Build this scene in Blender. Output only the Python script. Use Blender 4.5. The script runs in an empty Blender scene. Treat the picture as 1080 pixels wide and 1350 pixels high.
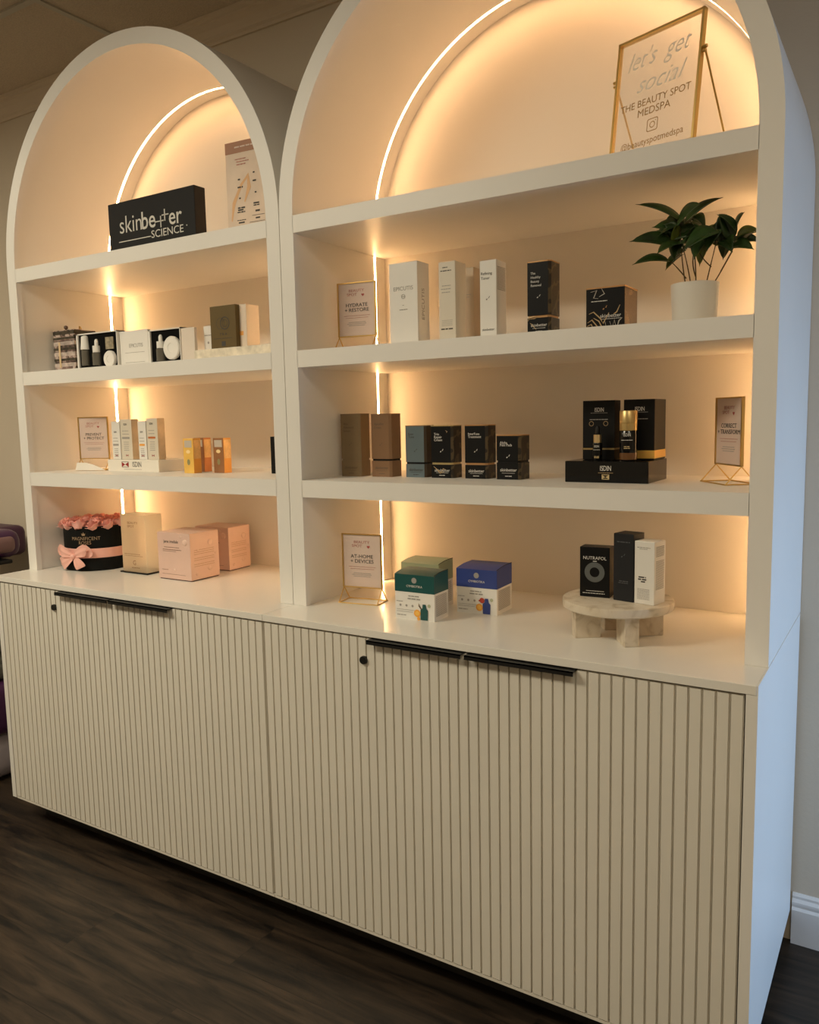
import bpy, bmesh, math, random
from mathutils import Vector, Matrix
random.seed(7)
R = math.radians
C = bpy.context.scene.collection
SC = bpy.context.scene

# ------------------------------------------------------------------ camera
cd = bpy.data.cameras.new('camera'); cam = bpy.data.objects.new('camera', cd); C.objects.link(cam)
cd.sensor_fit = 'VERTICAL'; cd.sensor_height = 24; cd.lens = 24*1066.95/1350; cd.clip_start = .02
_r = Vector((.8488, .5283, -.0207)); _u = Vector((-.0428, .1078, .9933)); _f = Vector((-.527, .8422, -.1141))
_f.normalize(); _r = (_r-_f*_r.dot(_f)).normalized(); _u = _r.cross(_f)
cam.matrix_world = Matrix(((_r.x, _u.x, -_f.x, 1.4686), (_r.y, _u.y, -_f.y, -1.5912), (_r.z, _u.z, -_f.z, 1.4127), (0, 0, 0, 1)))
SC.camera = cam

# ------------------------------------------------------------------ light
w = bpy.data.worlds.new('world'); SC.world = w; w.use_nodes = True
w.node_tree.nodes['Background'].inputs[0].default_value = (.45, .62, 1, 1)
w.node_tree.nodes['Background'].inputs[1].default_value = .35
def area(name, loc, rot, sx, sy, power, col):
    l = bpy.data.lights.new(name, 'AREA'); l.shape = 'RECTANGLE'; l.size = sx; l.size_y = sy; l.energy = power; l.color = col
    o = bpy.data.objects.new(name, l); C.objects.link(o); o.location = loc; o.rotation_euler = rot; return o
WARM = (1, .90, .68)
area('ceiling_lamp_light', (-1.0, -1.75, 2.80), (0, 0, 0), 1.15, .55, 62, WARM)
area('ceiling_lamp_light', (1.9, -1.9, 2.80), (0, 0, 0), 1.15, .55, 19, WARM)  # added out of view to warm the right side panel and fronts
area('ceiling_lamp_light', (-2.9, -1.0, 2.80), (0, 0, 0), .55, .55, 15, WARM)  # extra unseen lamp, added to brighten the left side
area('window_daylight', (2.66, .26, .76), (0, R(90), 0), 1.15, .66, 17, (.36, .62, 1))
LED_RIGHT, LED_LEFT, LED_ARCH = 46, 82, 34
vs = SC.view_settings; SC.display_settings.display_device = 'sRGB'
vs.view_transform = 'Standard'; vs.look = 'None'; vs.exposure = 0; vs.gamma = 1; vs.use_curve_mapping = False
try: SC.cycles.max_bounces = 10; SC.cycles.diffuse_bounces = 6
except Exception: pass

# ------------------------------------------------------------------ materials
MATS = {}
def mat(name, col, rough=.5, metal=0, spec=.5, emit=None, estr=0, alpha=1, trans=0, noise=0, nscale=8, bump=0, bscale=40, coat=0, sss=0):
    if name in MATS: return MATS[name]
    m = bpy.data.materials.new(name); m.use_nodes = True; nt = m.node_tree; b = nt.nodes['Principled BSDF']
    b.inputs['Base Color'].default_value = (*col, 1); b.inputs['Roughness'].default_value = rough; b.inputs['Metallic'].default_value = metal
    b.inputs['Specular IOR Level'].default_value = spec
    b.inputs['Coat Weight'].default_value = coat
    if emit: b.inputs['Emission Color'].default_value = (*emit, 1); b.inputs['Emission Strength'].default_value = estr
    b.inputs['Transmission Weight'].default_value = trans; b.inputs['Alpha'].default_value = alpha
    tc = nt.nodes.new('ShaderNodeTexCoord')
    n = nt.nodes.new('ShaderNodeTexNoise'); n.inputs['Scale'].default_value = nscale; n.inputs['Detail'].default_value = 6
    nt.links.new(tc.outputs['Object'], n.inputs['Vector'])
    rp = nt.nodes.new('ShaderNodeValToRGB'); k = max(noise, .02)
    rp.color_ramp.elements[0].position = .3; rp.color_ramp.elements[1].position = .7
    rp.color_ramp.elements[0].color = (*[max(0, c*(1-k)) for c in col], 1); rp.color_ramp.elements[1].color = (*[min(1, c*(1+k)) for c in col], 1)
    nt.links.new(n.outputs['Fac'], rp.inputs[0]); nt.links.new(rp.outputs[0], b.inputs['Base Color'])
    if bump:
        n2 = nt.nodes.new('ShaderNodeTexNoise'); n2.inputs['Scale'].default_value = bscale; n2.inputs['Detail'].default_value = 4
        nt.links.new(tc.outputs['Object'], n2.inputs['Vector'])
        bp = nt.nodes.new('ShaderNodeBump'); bp.inputs['Strength'].default_value = bump; bp.inputs['Distance'].default_value = .01
        nt.links.new(n2.outputs['Fac'], bp.inputs['Height']); nt.links.new(bp.outputs[0], b.inputs['Normal'])
    MATS[name] = m; return m
def nodes(m): return m.node_tree, m.node_tree.nodes['Principled BSDF']

PAINT = mat('cream_paint', (.80, .775, .73), .42, noise=.015, nscale=3)
BACKP = mat('cream_back_panel', (.80, .75, .68), .55, noise=.015, nscale=3)
SLAT = mat('fluted_paint', (.74, .70, .62), .5, noise=.02, nscale=5)
TOPM = mat('worktop_laminate', (.80, .77, .71), .22, noise=.015, nscale=4)
WALL = mat('wall_paint', (.60, .52, .41), .8, noise=.03, nscale=2, bump=.08, bscale=120)
TRIM = mat('trim_paint', (.74, .73, .71), .5)
CROWN = mat('crown_paint', (.60, .50, .38), .6)
DARKM = mat('plinth_black', (.02, .018, .016), .7)
HANDLE = mat('black_metal', (.012, .012, .012), .4, metal=.3)
GOLD = mat('gold_metal', (.72, .50, .18), .3, metal=1)
CARD = mat('card_paper', (.66, .52, .45), .6, noise=.02)
WHITE = mat('white_carton', (.78, .76, .72), .45)
CREAM = mat('cream_carton', (.68, .62, .52), .45)
BLACK = mat('black_carton', (.006, .006, .0065), .4, spec=.2)
BLACKG = mat('black_gloss', (.004, .004, .004), .12, spec=.3)
DGREY = mat('charcoal_carton', (.018, .019, .022), .5, spec=.25)
INK = mat('dark_ink', (.05, .045, .04), .7)
GREYINK = mat('grey_ink', (.34, .32, .30), .7)
WINK = mat('white_ink', (.70, .68, .64), .6)
PINKINK = mat('rose_ink', (.50, .22, .18), .7)
TAUPEINK = mat('taupe_ink', (.16, .11, .07), .7)

LED = {1: mat('led_diffuser_right', (1, .9, .75), .5, emit=(1, .575, .25), estr=LED_RIGHT), -1: mat('led_diffuser_left', (1, .9, .75), .5, emit=(1, .575, .25), estr=LED_LEFT), 0: mat('led_diffuser_arch', (1, .9, .75), .5, emit=(1, .575, .27), estr=LED_ARCH)}

def marble_black(name, base, vein, lo=.60, scale=14, rough=.25, sharp=.03):
    if name in MATS: return MATS[name]
    m = mat(name, base, rough); nt, b = nodes(m)
    tc = nt.nodes.new('ShaderNodeTexCoord'); mp = nt.nodes.new('ShaderNodeMapping'); mp.inputs['Rotation'].default_value = (.3, .5, .9)
    wv = nt.nodes.new('ShaderNodeTexWave'); wv.inputs['Scale'].default_value = scale; wv.inputs['Distortion'].default_value = 14; wv.inputs['Detail'].default_value = 3; wv.inputs['Detail Scale'].default_value = 1.2
    rp = nt.nodes.new('ShaderNodeValToRGB'); e = rp.color_ramp.elements
    e[0].position = lo; e[0].color = (*base, 1); e[1].position = lo+sharp; e[1].color = (*vein, 1)
    nt.links.new(tc.outputs['Object'], mp.inputs[0]); nt.links.new(mp.outputs[0], wv.inputs['Vector']); nt.links.new(wv.outputs['Fac'], rp.inputs[0])
    nt.links.new(rp.outputs[0], b.inputs['Base Color']); return m
SWIRL = marble_black('black_swirl', (.012, .011, .010), (.34, .24, .13), .93, 9, .22, .05)
SWIRLSIDE = marble_black('brown_swirl_side', (.022, .016, .010), (.10, .07, .035), .8, 12, .3, .1)
TAUPE = mat('taupe_foil', (.25, .18, .10), .28, metal=.25, noise=.06)
COPPER = mat('copper_foil', (.27, .155, .085), .28, metal=.25, noise=.06)
STEELB = mat('steel_blue_foil', (.13, .175, .20), .3, metal=.2, noise=.08)
BRONZE = mat('rose_gold_edge', (.62, .36, .17), .3, metal=.8)
PINKBOX = mat('blush_carton', (.72, .50, .42), .4, noise=.04, nscale=10)
TEAL = mat('teal_carton', (.006, .075, .072), .4)
SAGE = mat('sage_carton', (.33, .36, .22), .45)
BLUE = mat('royal_blue_carton', (.03, .055, .24), .4)
ORANGE = mat('orange_print', (.85, .38, .05), .5)
RED = mat('red_print', (.45, .05, .03), .5)
AMBER = mat('amber_carton', (.80, .36, .06), .4, noise=.1, nscale=30)
YAMB = mat('yellow_amber_carton', (.82, .50, .10), .4, noise=.08, nscale=30)
BAMB = mat('brown_amber_carton', (.30, .13, .05), .4, noise=.1, nscale=30)
OLIVE = mat('olive_carton', (.12, .08, .025), .5, spec=.3)
LEAF = mat('leaf_green', (.022, .050, .010), .35, noise=.5, nscale=25)
LEAF2 = mat('leaf_olive', (.12, .15, .02), .35, noise=.3, nscale=25)
STEM = mat('stem_brown', (.07, .05, .02), .6)
POT = mat('white_ceramic', (.72, .69, .63), .35)
ROSE = mat('rose_petal', (.90, .46, .40), .6, noise=.12, nscale=60)
RIBBON = mat('satin_ribbon', (.86, .47, .40), .35)
PURPLE = mat('purple_vinyl', (.07, .02, .075), .35)
MAUVE = mat('mauve_vinyl', (.25, .14, .14), .4)
LAV = mat('pale_lilac_plastic', (.42, .37, .40), .4)
GLASSD = mat('smoked_glass', (.12, .11, .09), .12, noise=.1)

def frosted(name, col, mix=.35):
    m = bpy.data.materials.new(name); m.use_nodes = True; nt = m.node_tree; b = nt.nodes['Principled BSDF']
    b.inputs['Base Color'].default_value = (*col, 1); b.inputs['Roughness'].default_value = .08
    t = nt.nodes.new('ShaderNodeBsdfTransparent'); mx = nt.nodes.new('ShaderNodeMixShader'); mx.inputs[0].default_value = mix
    out = nt.nodes['Material Output']; nt.links.new(t.outputs[0], mx.inputs[1]); nt.links.new(b.outputs[0], mx.inputs[2]); nt.links.new(mx.outputs[0], out.inputs[0])
    return m
CLEAR = frosted('clear_acrylic', (.9, .85, .8), .12)
FROST = frosted('frosted_acrylic', (.95, .86, .70), .74)
_t = FROST.node_tree; _tr = _t.nodes.new('ShaderNodeBsdfTranslucent'); _tr.inputs[0].default_value = (1, .95, .80, 1)
_m = _t.nodes.new('ShaderNodeMixShader'); _m.inputs[0].default_value = .8; _o = _t.nodes['Mix Shader'] 
_t.links.new(_t.nodes['Principled BSDF'].outputs[0], _m.inputs[1]); _t.links.new(_tr.outputs[0], _m.inputs[2]); _t.links.new(_m.outputs[0], _o.inputs[2])
WEDGE = frosted('pale_acrylic', (.95, .92, .85), .6)

def travertine():
    m = mat('travertine', (.62, .52, .40), .35); nt, b = nodes(m)
    tc = nt.nodes.new('ShaderNodeTexCoord'); n = nt.nodes.new('ShaderNodeTexNoise'); n.inputs['Scale'].default_value = 22; n.inputs['Detail'].default_value = 8; n.inputs['Distortion'].default_value = 1.2
    rp = nt.nodes.new('ShaderNodeValToRGB'); e = rp.color_ramp.elements
    e[0].position = .30; e[0].color = (.46, .37, .26, 1); e[1].position = .46; e[1].color = (.66, .57, .45, 1)
    x = e.new(.8); x.color = (.74, .67, .56, 1)
    nt.links.new(tc.outputs['Object'], n.inputs['Vector']); nt.links.new(n.outputs['Fac'], rp.inputs[0]); nt.links.new(rp.outputs[0], b.inputs['Base Color']); return m
TRAV = travertine()

def floor_mat():
    m = mat('dark_vinyl_planks', (.04, .03, .022), .45); nt, b = nodes(m)
    tc = nt.nodes.new('ShaderNodeTexCoord')
    br = nt.nodes.new('ShaderNodeTexBrick'); br.inputs['Scale'].default_value = 1; br.inputs['Brick Width'].default_value = 1.22; br.inputs['Row Height'].default_value = .18
    br.inputs['Mortar Size'].default_value = .0012; br.offset = .37; br.inputs['Bias'].default_value = 0
    br.inputs['Color1'].default_value = (.25, .25, .25, 1); br.inputs['Color2'].default_value = (.9, .9, .9, 1); br.inputs['Mortar'].default_value = (0, 0, 0, 1)
    nt.links.new(tc.outputs['Object'], br.inputs['Vector'])
    mp = nt.nodes.new('ShaderNodeMapping'); mp.inputs['Scale'].default_value = (1.4, 13, 1); nt.links.new(tc.outputs['Object'], mp.inputs[0])
    off = nt.nodes.new('ShaderNodeVectorMath'); off.operation = 'ADD'; nt.links.new(mp.outputs[0], off.inputs[0])
    sc = nt.nodes.new('ShaderNodeVectorMath'); sc.operation = 'SCALE'; sc.inputs['Scale'].default_value = 7; nt.links.new(br.outputs['Color'], sc.inputs[0]); nt.links.new(sc.outputs[0], off.inputs[1])
    n = nt.nodes.new('ShaderNodeTexNoise'); n.inputs['Scale'].default_value = 2.2; n.inputs['Detail'].default_value = 9; n.inputs['Roughness'].default_value = .62; n.inputs['Distortion'].default_value = .6
    nt.links.new(off.outputs[0], n.inputs['Vector'])
    rp = nt.nodes.new('ShaderNodeValToRGB'); e = rp.color_ramp.elements
    e[0].position = .36; e[0].color = (.006, .0042, .003, 1); e[1].position = .68; e[1].color = (.070, .046, .028, 1)
    nt.links.new(n.outputs['Fac'], rp.inputs[0])
    mx = nt.nodes.new('ShaderNodeMix'); mx.data_type = 'RGBA'; mx.blend_type = 'MULTIPLY'; mx.inputs[0].default_value = .55
    nt.links.new(rp.outputs[0], mx.inputs[6]); nt.links.new(br.outputs['Color'], mx.inputs[7]); nt.links.new(mx.outputs[2], b.inputs['Base Color'])
    bp = nt.nodes.new('ShaderNodeBump'); bp.inputs['Strength'].default_value = .25; bp.inputs['Distance'].default_value = .002
    nt.links.new(n.outputs['Fac'], bp.inputs['Height']); nt.links.new(bp.outputs[0], b.inputs['Normal']); return m
def tile_mat():
    m = mat('acoustic_tile', (.60, .50, .38), .9, noise=.10, nscale=160, bump=.5, bscale=220); return m

# ------------------------------------------------------------------ mesh helpers
def bm_new(): return bmesh.new()
def box(bm, x0, x1, y0, y1, z0, z1, bev=0):
    vs_ = [bm.verts.new(p) for p in ((x0,y0,z0),(x1,y0,z0),(x1,y1,z0),(x0,y1,z0),(x0,y0,z1),(x1,y0,z1),(x1,y1,z1),(x0,y1,z1))]
    f = [bm.faces.new([vs_[i] for i in q]) for q in ((0,3,2,1),(4,5,6,7),(0,1,5,4),(1,2,6,5),(2,3,7,6),(3,0,4,7))]
    if bev:
        ed = list({e for q in f for e in q.edges})
        bmesh.ops.bevel(bm, geom=ed, offset=bev, segments=2, profile=.5, affect='EDGES')
    return bm
def ring(c, ax, r, n, ref=None):
    ax = Vector(ax).normalized(); a = ax.orthogonal().normalized() if ref is None else ref; b = ax.cross(a)
    return [Vector(c)+a*(r*math.cos(2*math.pi*i/n))+b*(r*math.sin(2*math.pi*i/n)) for i in range(n)]
def tube(bm, pts, r, n=8, caps=True):
    pts = [Vector(p) for p in pts]; rs = r if isinstance(r, (list, tuple)) else [r]*len(pts); prev = None; ref = None
    for i, p in enumerate(pts):
        d = (pts[min(i+1, len(pts)-1)]-pts[max(i-1, 0)]).normalized()
        if ref is None: ref = d.orthogonal().normalized()
        ref = (ref-d*ref.dot(d)).normalized()
        cur = [bm.verts.new(q) for q in ring(p, d, rs[i], n, ref)]
        if prev:
            for k in range(n): bm.faces.new((prev[k], prev[(k+1) % n], cur[(k+1) % n], cur[k]))
        elif caps: bm.faces.new(cur[::-1])
        prev = cur
    if caps: bm.faces.new(prev)
    return bm
def lathe(bm, prof, n=48, c=(0, 0, 0)):
    prev = None
    for r, z in prof:
        if r < 1e-6: cur = [bm.verts.new((c[0], c[1], c[2]+z))]
        else: cur = [bm.verts.new((c[0]+r*math.cos(2*math.pi*i/n), c[1]+r*math.sin(2*math.pi*i/n), c[2]+z)) for i in range(n)]
        if prev:
            for k in range(n):
                a = prev[k] if len(prev) > 1 else prev[0]; b = prev[(k+1) % n] if len(prev) > 1 else prev[0]
                q = cur[(k+1) % n] if len(cur) > 1 else cur[0]; d = cur[k] if len(cur) > 1 else cur[0]
                f = [a, b, q, d]; g = []
                for v in f:
                    if v not in g: g.append(v)
                if len(g) > 2: bm.faces.new(g)
        prev = cur
    return bm
def obj(name, bm, m, parent=None, smooth=False, loc=None, rot=None):
    me = bpy.data.meshes.new(name)
    bmesh.ops.recalc_face_normals(bm, faces=bm.faces[:])
    bm.to_mesh(me); bm.free(); me.materials.append(m)
    if smooth:
        for p in me.polygons: p.use_smooth = True
        try: me.set_sharp_from_angle(angle=R(38))
        except Exception: pass
    o = bpy.data.objects.new(name, me); C.objects.link(o)
    if parent: o.parent = parent
    if loc: o.location = loc
    if rot: o.rotation_euler = rot
    return o
def thing(name, label, cat, loc=(0, 0, 0), rotz=0, group=None):
    o = bpy.data.objects.new(name, None); C.objects.link(o); o.empty_display_size = .05
    o.location = loc; o.rotation_euler = (0, 0, rotz); o['label'] = label; o['category'] = cat
    if group: o['group'] = group
    return o
def tag(o, label, cat, group=None):
    o['label'] = label; o['category'] = cat
    if group: o['group'] = group
    return o
def struct(o, label=None):
    o['kind'] = 'structure'
    if label: o['label'] = label
    return o

# lettering: all strings of one face merged in one mesh
def letter(parent, specs, m, w=0, d=0, face='front', name='lettering', y=None, post=None, shear=0):
    """specs (text, x, z, size[, sx[, bold[, align[, rot]]]]) on the front (-y) or side (+x) face"""
    out = None
    for s in specs:
        s = list(s)+[1, 0, 'CENTER', 0][len(s)-4:]
        t, x, z, size, sx, bold, al, rr = s
        cu = bpy.data.curves.new('t', 'FONT'); cu.body = t; cu.size = size*1.38; cu.align_x = al; cu.align_y = 'CENTER'; cu.resolution_u = 3
        cu.extrude = .00015; cu.offset = bold*size if size > .03 else 0; cu.shear = shear
        o = bpy.data.objects.new('t', cu); C.objects.link(o); bpy.context.view_layer.update()
        me = bpy.data.meshes.new_from_object(o.evaluated_get(bpy.context.evaluated_depsgraph_get()))
        M = Matrix.Rotation(rr, 4, 'Z') @ Matrix.Diagonal((sx, 1, 1, 1))
        if face == 'front': F = Matrix(((1, 0, 0, x), (0, 0, -1, (-d/2 if y is None else y)-.0003), (0, 1, 0, z), (0, 0, 0, 1)))
        else: F = Matrix(((0, 0, 1, w/2+.0003), (1, 0, 0, x), (0, 1, 0, z), (0, 0, 0, 1)))
        me.transform(F @ M); bm = bmesh.new(); bm.from_mesh(me)
        bpy.data.objects.remove(o); bpy.data.curves.remove(cu); bpy.data.meshes.remove(me)
        q = obj(name, bm, m, parent)
        if post: post(q)
        out = q
    return out
def bars(parent, rects, m, w=0, d=0, face='front', name='fine_print', y=None, dot=False):
    """tiny illegible print: rows broken into words. rects (x0,x1,z,height)"""
    bm = bmesh.new(); rnd = random.Random(len(rects)*31+int(abs(rects[0][2])*9999))
    for x0, x1, z, h in rects:
        x = x0
        while x < x1-h*.6:
            l = min(rnd.uniform(2, 5.5)*h, x1-x)
            if face == 'front': yy = -d/2 if y is None else y; box(bm, x, x+l, yy-.0004, yy+.0001, z-h/2, z+h/2)
            else: box(bm, w/2-.0001, w/2+.0004, x, x+l, z-h/2, z+h/2)
            x += l+h*.7
    return obj(name, bm, m, parent)
def disc(bm, x, z, r, y, n=24, r2=0, zs=1):
    if r2:
        a = [bm.verts.new((x+r*math.cos(2*math.pi*i/n), y, z+zs*r*math.sin(2*math.pi*i/n))) for i in range(n)]
        b = [bm.verts.new((x+r2*math.cos(2*math.pi*i/n), y, z+zs*r2*math.sin(2*math.pi*i/n))) for i in range(n)]
        for i in range(n): bm.faces.new((a[i], a[(i+1) % n], b[(i+1) % n], b[i]))
    else: bm.faces.new([bm.verts.new((x+r*math.cos(2*math.pi*i/n), y, z+zs*r*math.sin(2*math.pi*i/n))) for i in range(n)])
    return bm
def poly(bm, pts, y):
    bm.faces.new([bm.verts.new((a, y, b)) for a, b in pts]); return bm

def root_at(name, label, cat, E, ang, w, d, z, group=None):
    """Empty at the footprint centre; E is the footprint's front right corner"""
    a = R(ang); ux = Vector((math.cos(a), math.sin(a))); uy = Vector((-math.sin(a), math.cos(a)))
    c = Vector(E)-ux*(w/2)+uy*(d/2)
    return thing(name, label, cat, (c.x, c.y, z), a, group)
def carton(name, label, E, ang, w, d, h, z, m, cat='box', group=None, bev=.0012, part='carton', cham=0):
    t = root_at(name, label, cat, E, ang, w, d, z, group); bm = bmesh.new()
    if cham:
        x0, x1, y0, y1 = -w/2, w/2, -d/2, d/2
        pl = [(x0+cham, y0), (x1-cham, y0), (x1, y0+cham), (x1, y1-cham), (x1-cham, y1), (x0+cham, y1), (x0, y1-cham), (x0, y0+cham)]
        lo = [bm.verts.new((a, b, 0)) for a, b in pl]; hi = [bm.verts.new((a, b, h)) for a, b in pl]
        bm.faces.new(lo[::-1]); bm.faces.new(hi)
        for i in range(8): bm.faces.new((lo[i], lo[(i+1) % 8], hi[(i+1) % 8], hi[i]))
    else: box(bm, -w/2, w/2, -d/2, d/2, 0, h, bev)
    obj(part, bm, m, t); return t

# ------------------------------------------------------------------ room
U = 1.238; D = .662; D1 = .129; D2 = .573; Z1, Z2, Z3, ZC = 1.252, 1.602, 1.953, .90; CEIL = 2.83
XL, XR, YF = -3.6, 2.7, -4.2
bm = bm_new(); box(bm, XL-.1, XR+.1, YF-.1, D+.1, -.06, 0); struct(obj('floor', bm, floor_mat()))
bm = bm_new(); box(bm, XL-.1, XR+.1, D, D+.1, 0, CEIL+.1); struct(obj('wall_back', bm, WALL))
bm = bm_new(); box(bm, XL-.1, XL, YF, D, 0, CEIL+.1); struct(obj('wall_left', bm, WALL))
bm = bm_new(); box(bm, XL-.1, XR+.1, YF-.1, YF, 0, CEIL+.1); struct(obj('wall_front', bm, WALL))
WY0, WY1, WZ0, WZ1 = -.08, .60, .15, 1.38
bm = bm_new(); box(bm, XR, XR+.1, YF, WY0, 0, CEIL+.1); box(bm, XR, XR+.1, WY1, D, 0, CEIL+.1); box(bm, XR, XR+.1, WY0, WY1, 0, WZ0); box(bm, XR, XR+.1, WY0, WY1, WZ1, CEIL+.1)
struct(obj('wall_right', bm, WALL))
bm = bm_new()
for a in ((WY0, WY0+.04, WZ0, WZ1), (WY1-.04, WY1, WZ0, WZ1), (WY0, WY1, WZ0, WZ0+.04), (WY0, WY1, WZ1-.04, WZ1)): box(bm, XR+.03, XR+.08, a[0], a[1], a[2], a[3])
struct(obj('window_1', bm, TRIM))
bm = bm_new(); box(bm, XL-.1, XR+.1, YF-.1, D+.1, CEIL, CEIL+.1); struct(obj('ceiling', bm, tile_mat()))
bm = bm_new(); x = -1.085-1.22*2
while x < XR: box(bm, x-.012, x+.012, YF, D, CEIL-.006, CEIL+.001); x += 1.22
y = .20-.61*7
while y < D: box(bm, XL, XR, y-.012, y+.012, CEIL-.007, CEIL+.001); y += .61
struct(obj('trim_1', bm, mat('grid_metal', (.50, .46, .38), .6)))
def sweep_profile(name, prof, x0, x1, m):
    bm = bm_new(); a = [bm.verts.new((x0, D-p, z)) for p, z in prof]; b = [bm.verts.new((x1, D-p, z)) for p, z in prof]
    n = len(prof)
    for i in range(n): bm.faces.new((a[i], a[(i+1) % n], b[(i+1) % n], b[i]))
    bm.faces.new(a); bm.faces.new(b[::-1]); return struct(obj(name, bm, m))
sweep_profile('trim_2', [(0, 2.752), (.010, 2.752), (.012, 2.762), (.020, 2.768), (.022, 2.776), (.034, 2.792), (.050, 2.805), (.052, 2.813), (.062, 2.818), (.064, 2.8295), (0, 2.8295)], XL, XR, CROWN)
sweep_profile('baseboard_back', [(0, 0), (.016, 0), (.016, .095), (.011, .102), (.013, .110), (.013, .116), (.007, .124), (.008, .131), (.003, .138), (0, .138)], U+.004, XR, TRIM)
sweep_profile('baseboard_left', [(0, 0), (.016, 0), (.016, .095), (.011, .102), (.013, .110), (.013, .116), (.007, .124), (.008, .131), (.003, .138), (0, .138)], XL, -U-.004, TRIM)
for k, (lx, ly, sx, sy) in enumerate(((-1.0, -1.75, 1.2, .6), (1.9, -1.9, 1.2, .6), (-2.9, -1.0, .6, .6))):  # the second and third fixtures are added around the extra lamps
    t = thing('ceiling_light', ['rectangular recessed ceiling light nearest the cabinets', 'added unseen rectangular ceiling light behind the camera, warming the right side', 'added unseen small square ceiling light that brightens the left side'][k], 'light', (lx, ly, CEIL-.0125))
    bm = bm_new()
    for a in ((-sx/2, sx/2, -sy/2, -sy/2+.02), (-sx/2, sx/2, sy/2-.02, sy/2), (-sx/2, -sx/2+.02, -sy/2, sy/2), (sx/2-.02, sx/2, -sy/2, sy/2)): box(bm, *a, 0, .012)
    obj('frame', bm, TRIM, t)
    bm = bm_new(); box(bm, -sx/2+.02, sx/2-.02, -sy/2+.02, sy/2-.02, .004, .010); obj('diffuser', bm, mat('lamp_diffuser', (.9, .85, .75), .5, emit=(1, .8, .55), estr=1.2), t)

# ------------------------------------------------------------------ base cabinets and worktops
PIT = .02577; G0 = .0027
def base_cabinet(side, label):
    t = thing('base_cabinet', label, 'cabinet', (0, 0, 0), 0, 'fluted base cabinets')
    s = side
    def bx(bm, x0, x1, *a, **k): box(bm, min(s*x0, s*x1), max(s*x0, s*x1), *a, **k)
    bm = bm_new(); bx(bm, .001, 1.2145, .022, D-.002, .10, .8815); obj('body', bm, SLAT, t)
    bm = bm_new(); bx(bm, 1.2165, U-.003, 0, D-.0165, .093, .8815); bx(bm, U-.003, U, 0, D-.0165, .093, ZC); obj('side_panel', bm, PAINT, t)
    bm = bm_new(); bx(bm, .001, 1.2145, .002, .06, .091, .0985); obj('bottom_rail', bm, SLAT, t)
    bm = bm_new(); bx(bm, .002, U-.05, .09, D-.02, 0, .0995); obj('plinth', bm, DARKM, t)
    for k0, k1, hx0, hx1, nm in ((0, 24, .352, .612, 'a'), (24, 47, .622, .88, 'b')):
        bm = bm_new(); x0 = G0+k0*PIT; x1 = G0+k1*PIT
        bx(bm, x0+.001, x1-.001, .0085, .020, .101, .8765)
        for k in range(k0, k1):
            bx(bm, G0+k*PIT+.0024, G0+(k+1)*PIT-.0024, .0005, .0085, .101, .8765)
        dr = obj('door', bm, SLAT, t)
        bm = bm_new(); bx(bm, hx0, hx1, -.020, .010, .8765, .879); bx(bm, hx0, hx1, -.020, -.0175, .869, .879)
        obj('handle', bm, HANDLE, dr)
        if k0 == (0 if s > 0 else 24):
            bm = bm_new(); tube(bm, [(s*(.331 if s > 0 else .912), .003, .822), (s*(.331 if s > 0 else .912), -.006, .822)], [.0105, .010], 24)
            lk = obj('lock', bm, HANDLE, dr, True)
    return t
base_cabinet(1, 'right fluted cream base cabinet with two doors and long black edge pulls')
base_cabinet(-1, 'left fluted cream base cabinet with two doors below the pink boxes')
for s, lb in ((1, 'right length of cream worktop on the fluted cabinet, under the round stone riser'), (-1, 'left length of cream worktop on the fluted cabinet, under the rose hat box')):
    bm = bm_new(); box(bm, min(s*.0006, s*(U-.0031)), max(s*.0006, s*(U-.0031)), -.001, D-.001, .8818, ZC, .0008)
    tag(obj('worktop', bm, TOPM), lb, 'worktop', 'worktops on the base cabinets')

# ------------------------------------------------------------------ arched shelf units
def arch_pts(r, xc, zc, zb, n=64):
    p = [(xc+r, zb)]+[(xc+r*math.cos(math.pi*i/n), zc+r*math.sin(math.pi*i/n)) for i in range(n+1)]+[(xc-r, zb)]
    return p
def arch_band(bm, ro, ri, xc, zc, zb, y0, y1, n=64):
    o = arch_pts(ro, xc, zc, zb, n); i_ = arch_pts(ri, xc, zc, zb, n); V = []
    for (a, b), (c, d) in zip(o, i_): V.append([bm.verts.new((a, y0, b)), bm.verts.new((c, y0, d)), bm.verts.new((c, y1, d)), bm.verts.new((a, y1, b))])
    for k in range(len(V)-1):
        for q in range(4): bm.faces.new((V[k][q], V[k][(q+1) % 4], V[k+1][(q+1) % 4], V[k+1][q]))
    bm.faces.new(V[0]); bm.faces.new(V[-1][::-1]); return bm
def arch_sweep(bm, sec, xc, zc, zb, n=64):
    V = [[bm.verts.new((a, y, b)) for a, b in arch_pts(rad, xc, zc, zb, n)] for rad, y in sec]
    m = len(sec)
    for q in range(m):
        A, B = V[q], V[(q+1) % m]
        for k in range(len(A)-1): bm.faces.new((A[k], A[k+1], B[k+1], B[k]))
    bm.faces.new([v[0] for v in V]); bm.faces.new([v[-1] for v in V][::-1]); return bm
SPR = 1.957; WF = .0465; RO = U/2
LEDN = 0
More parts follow.
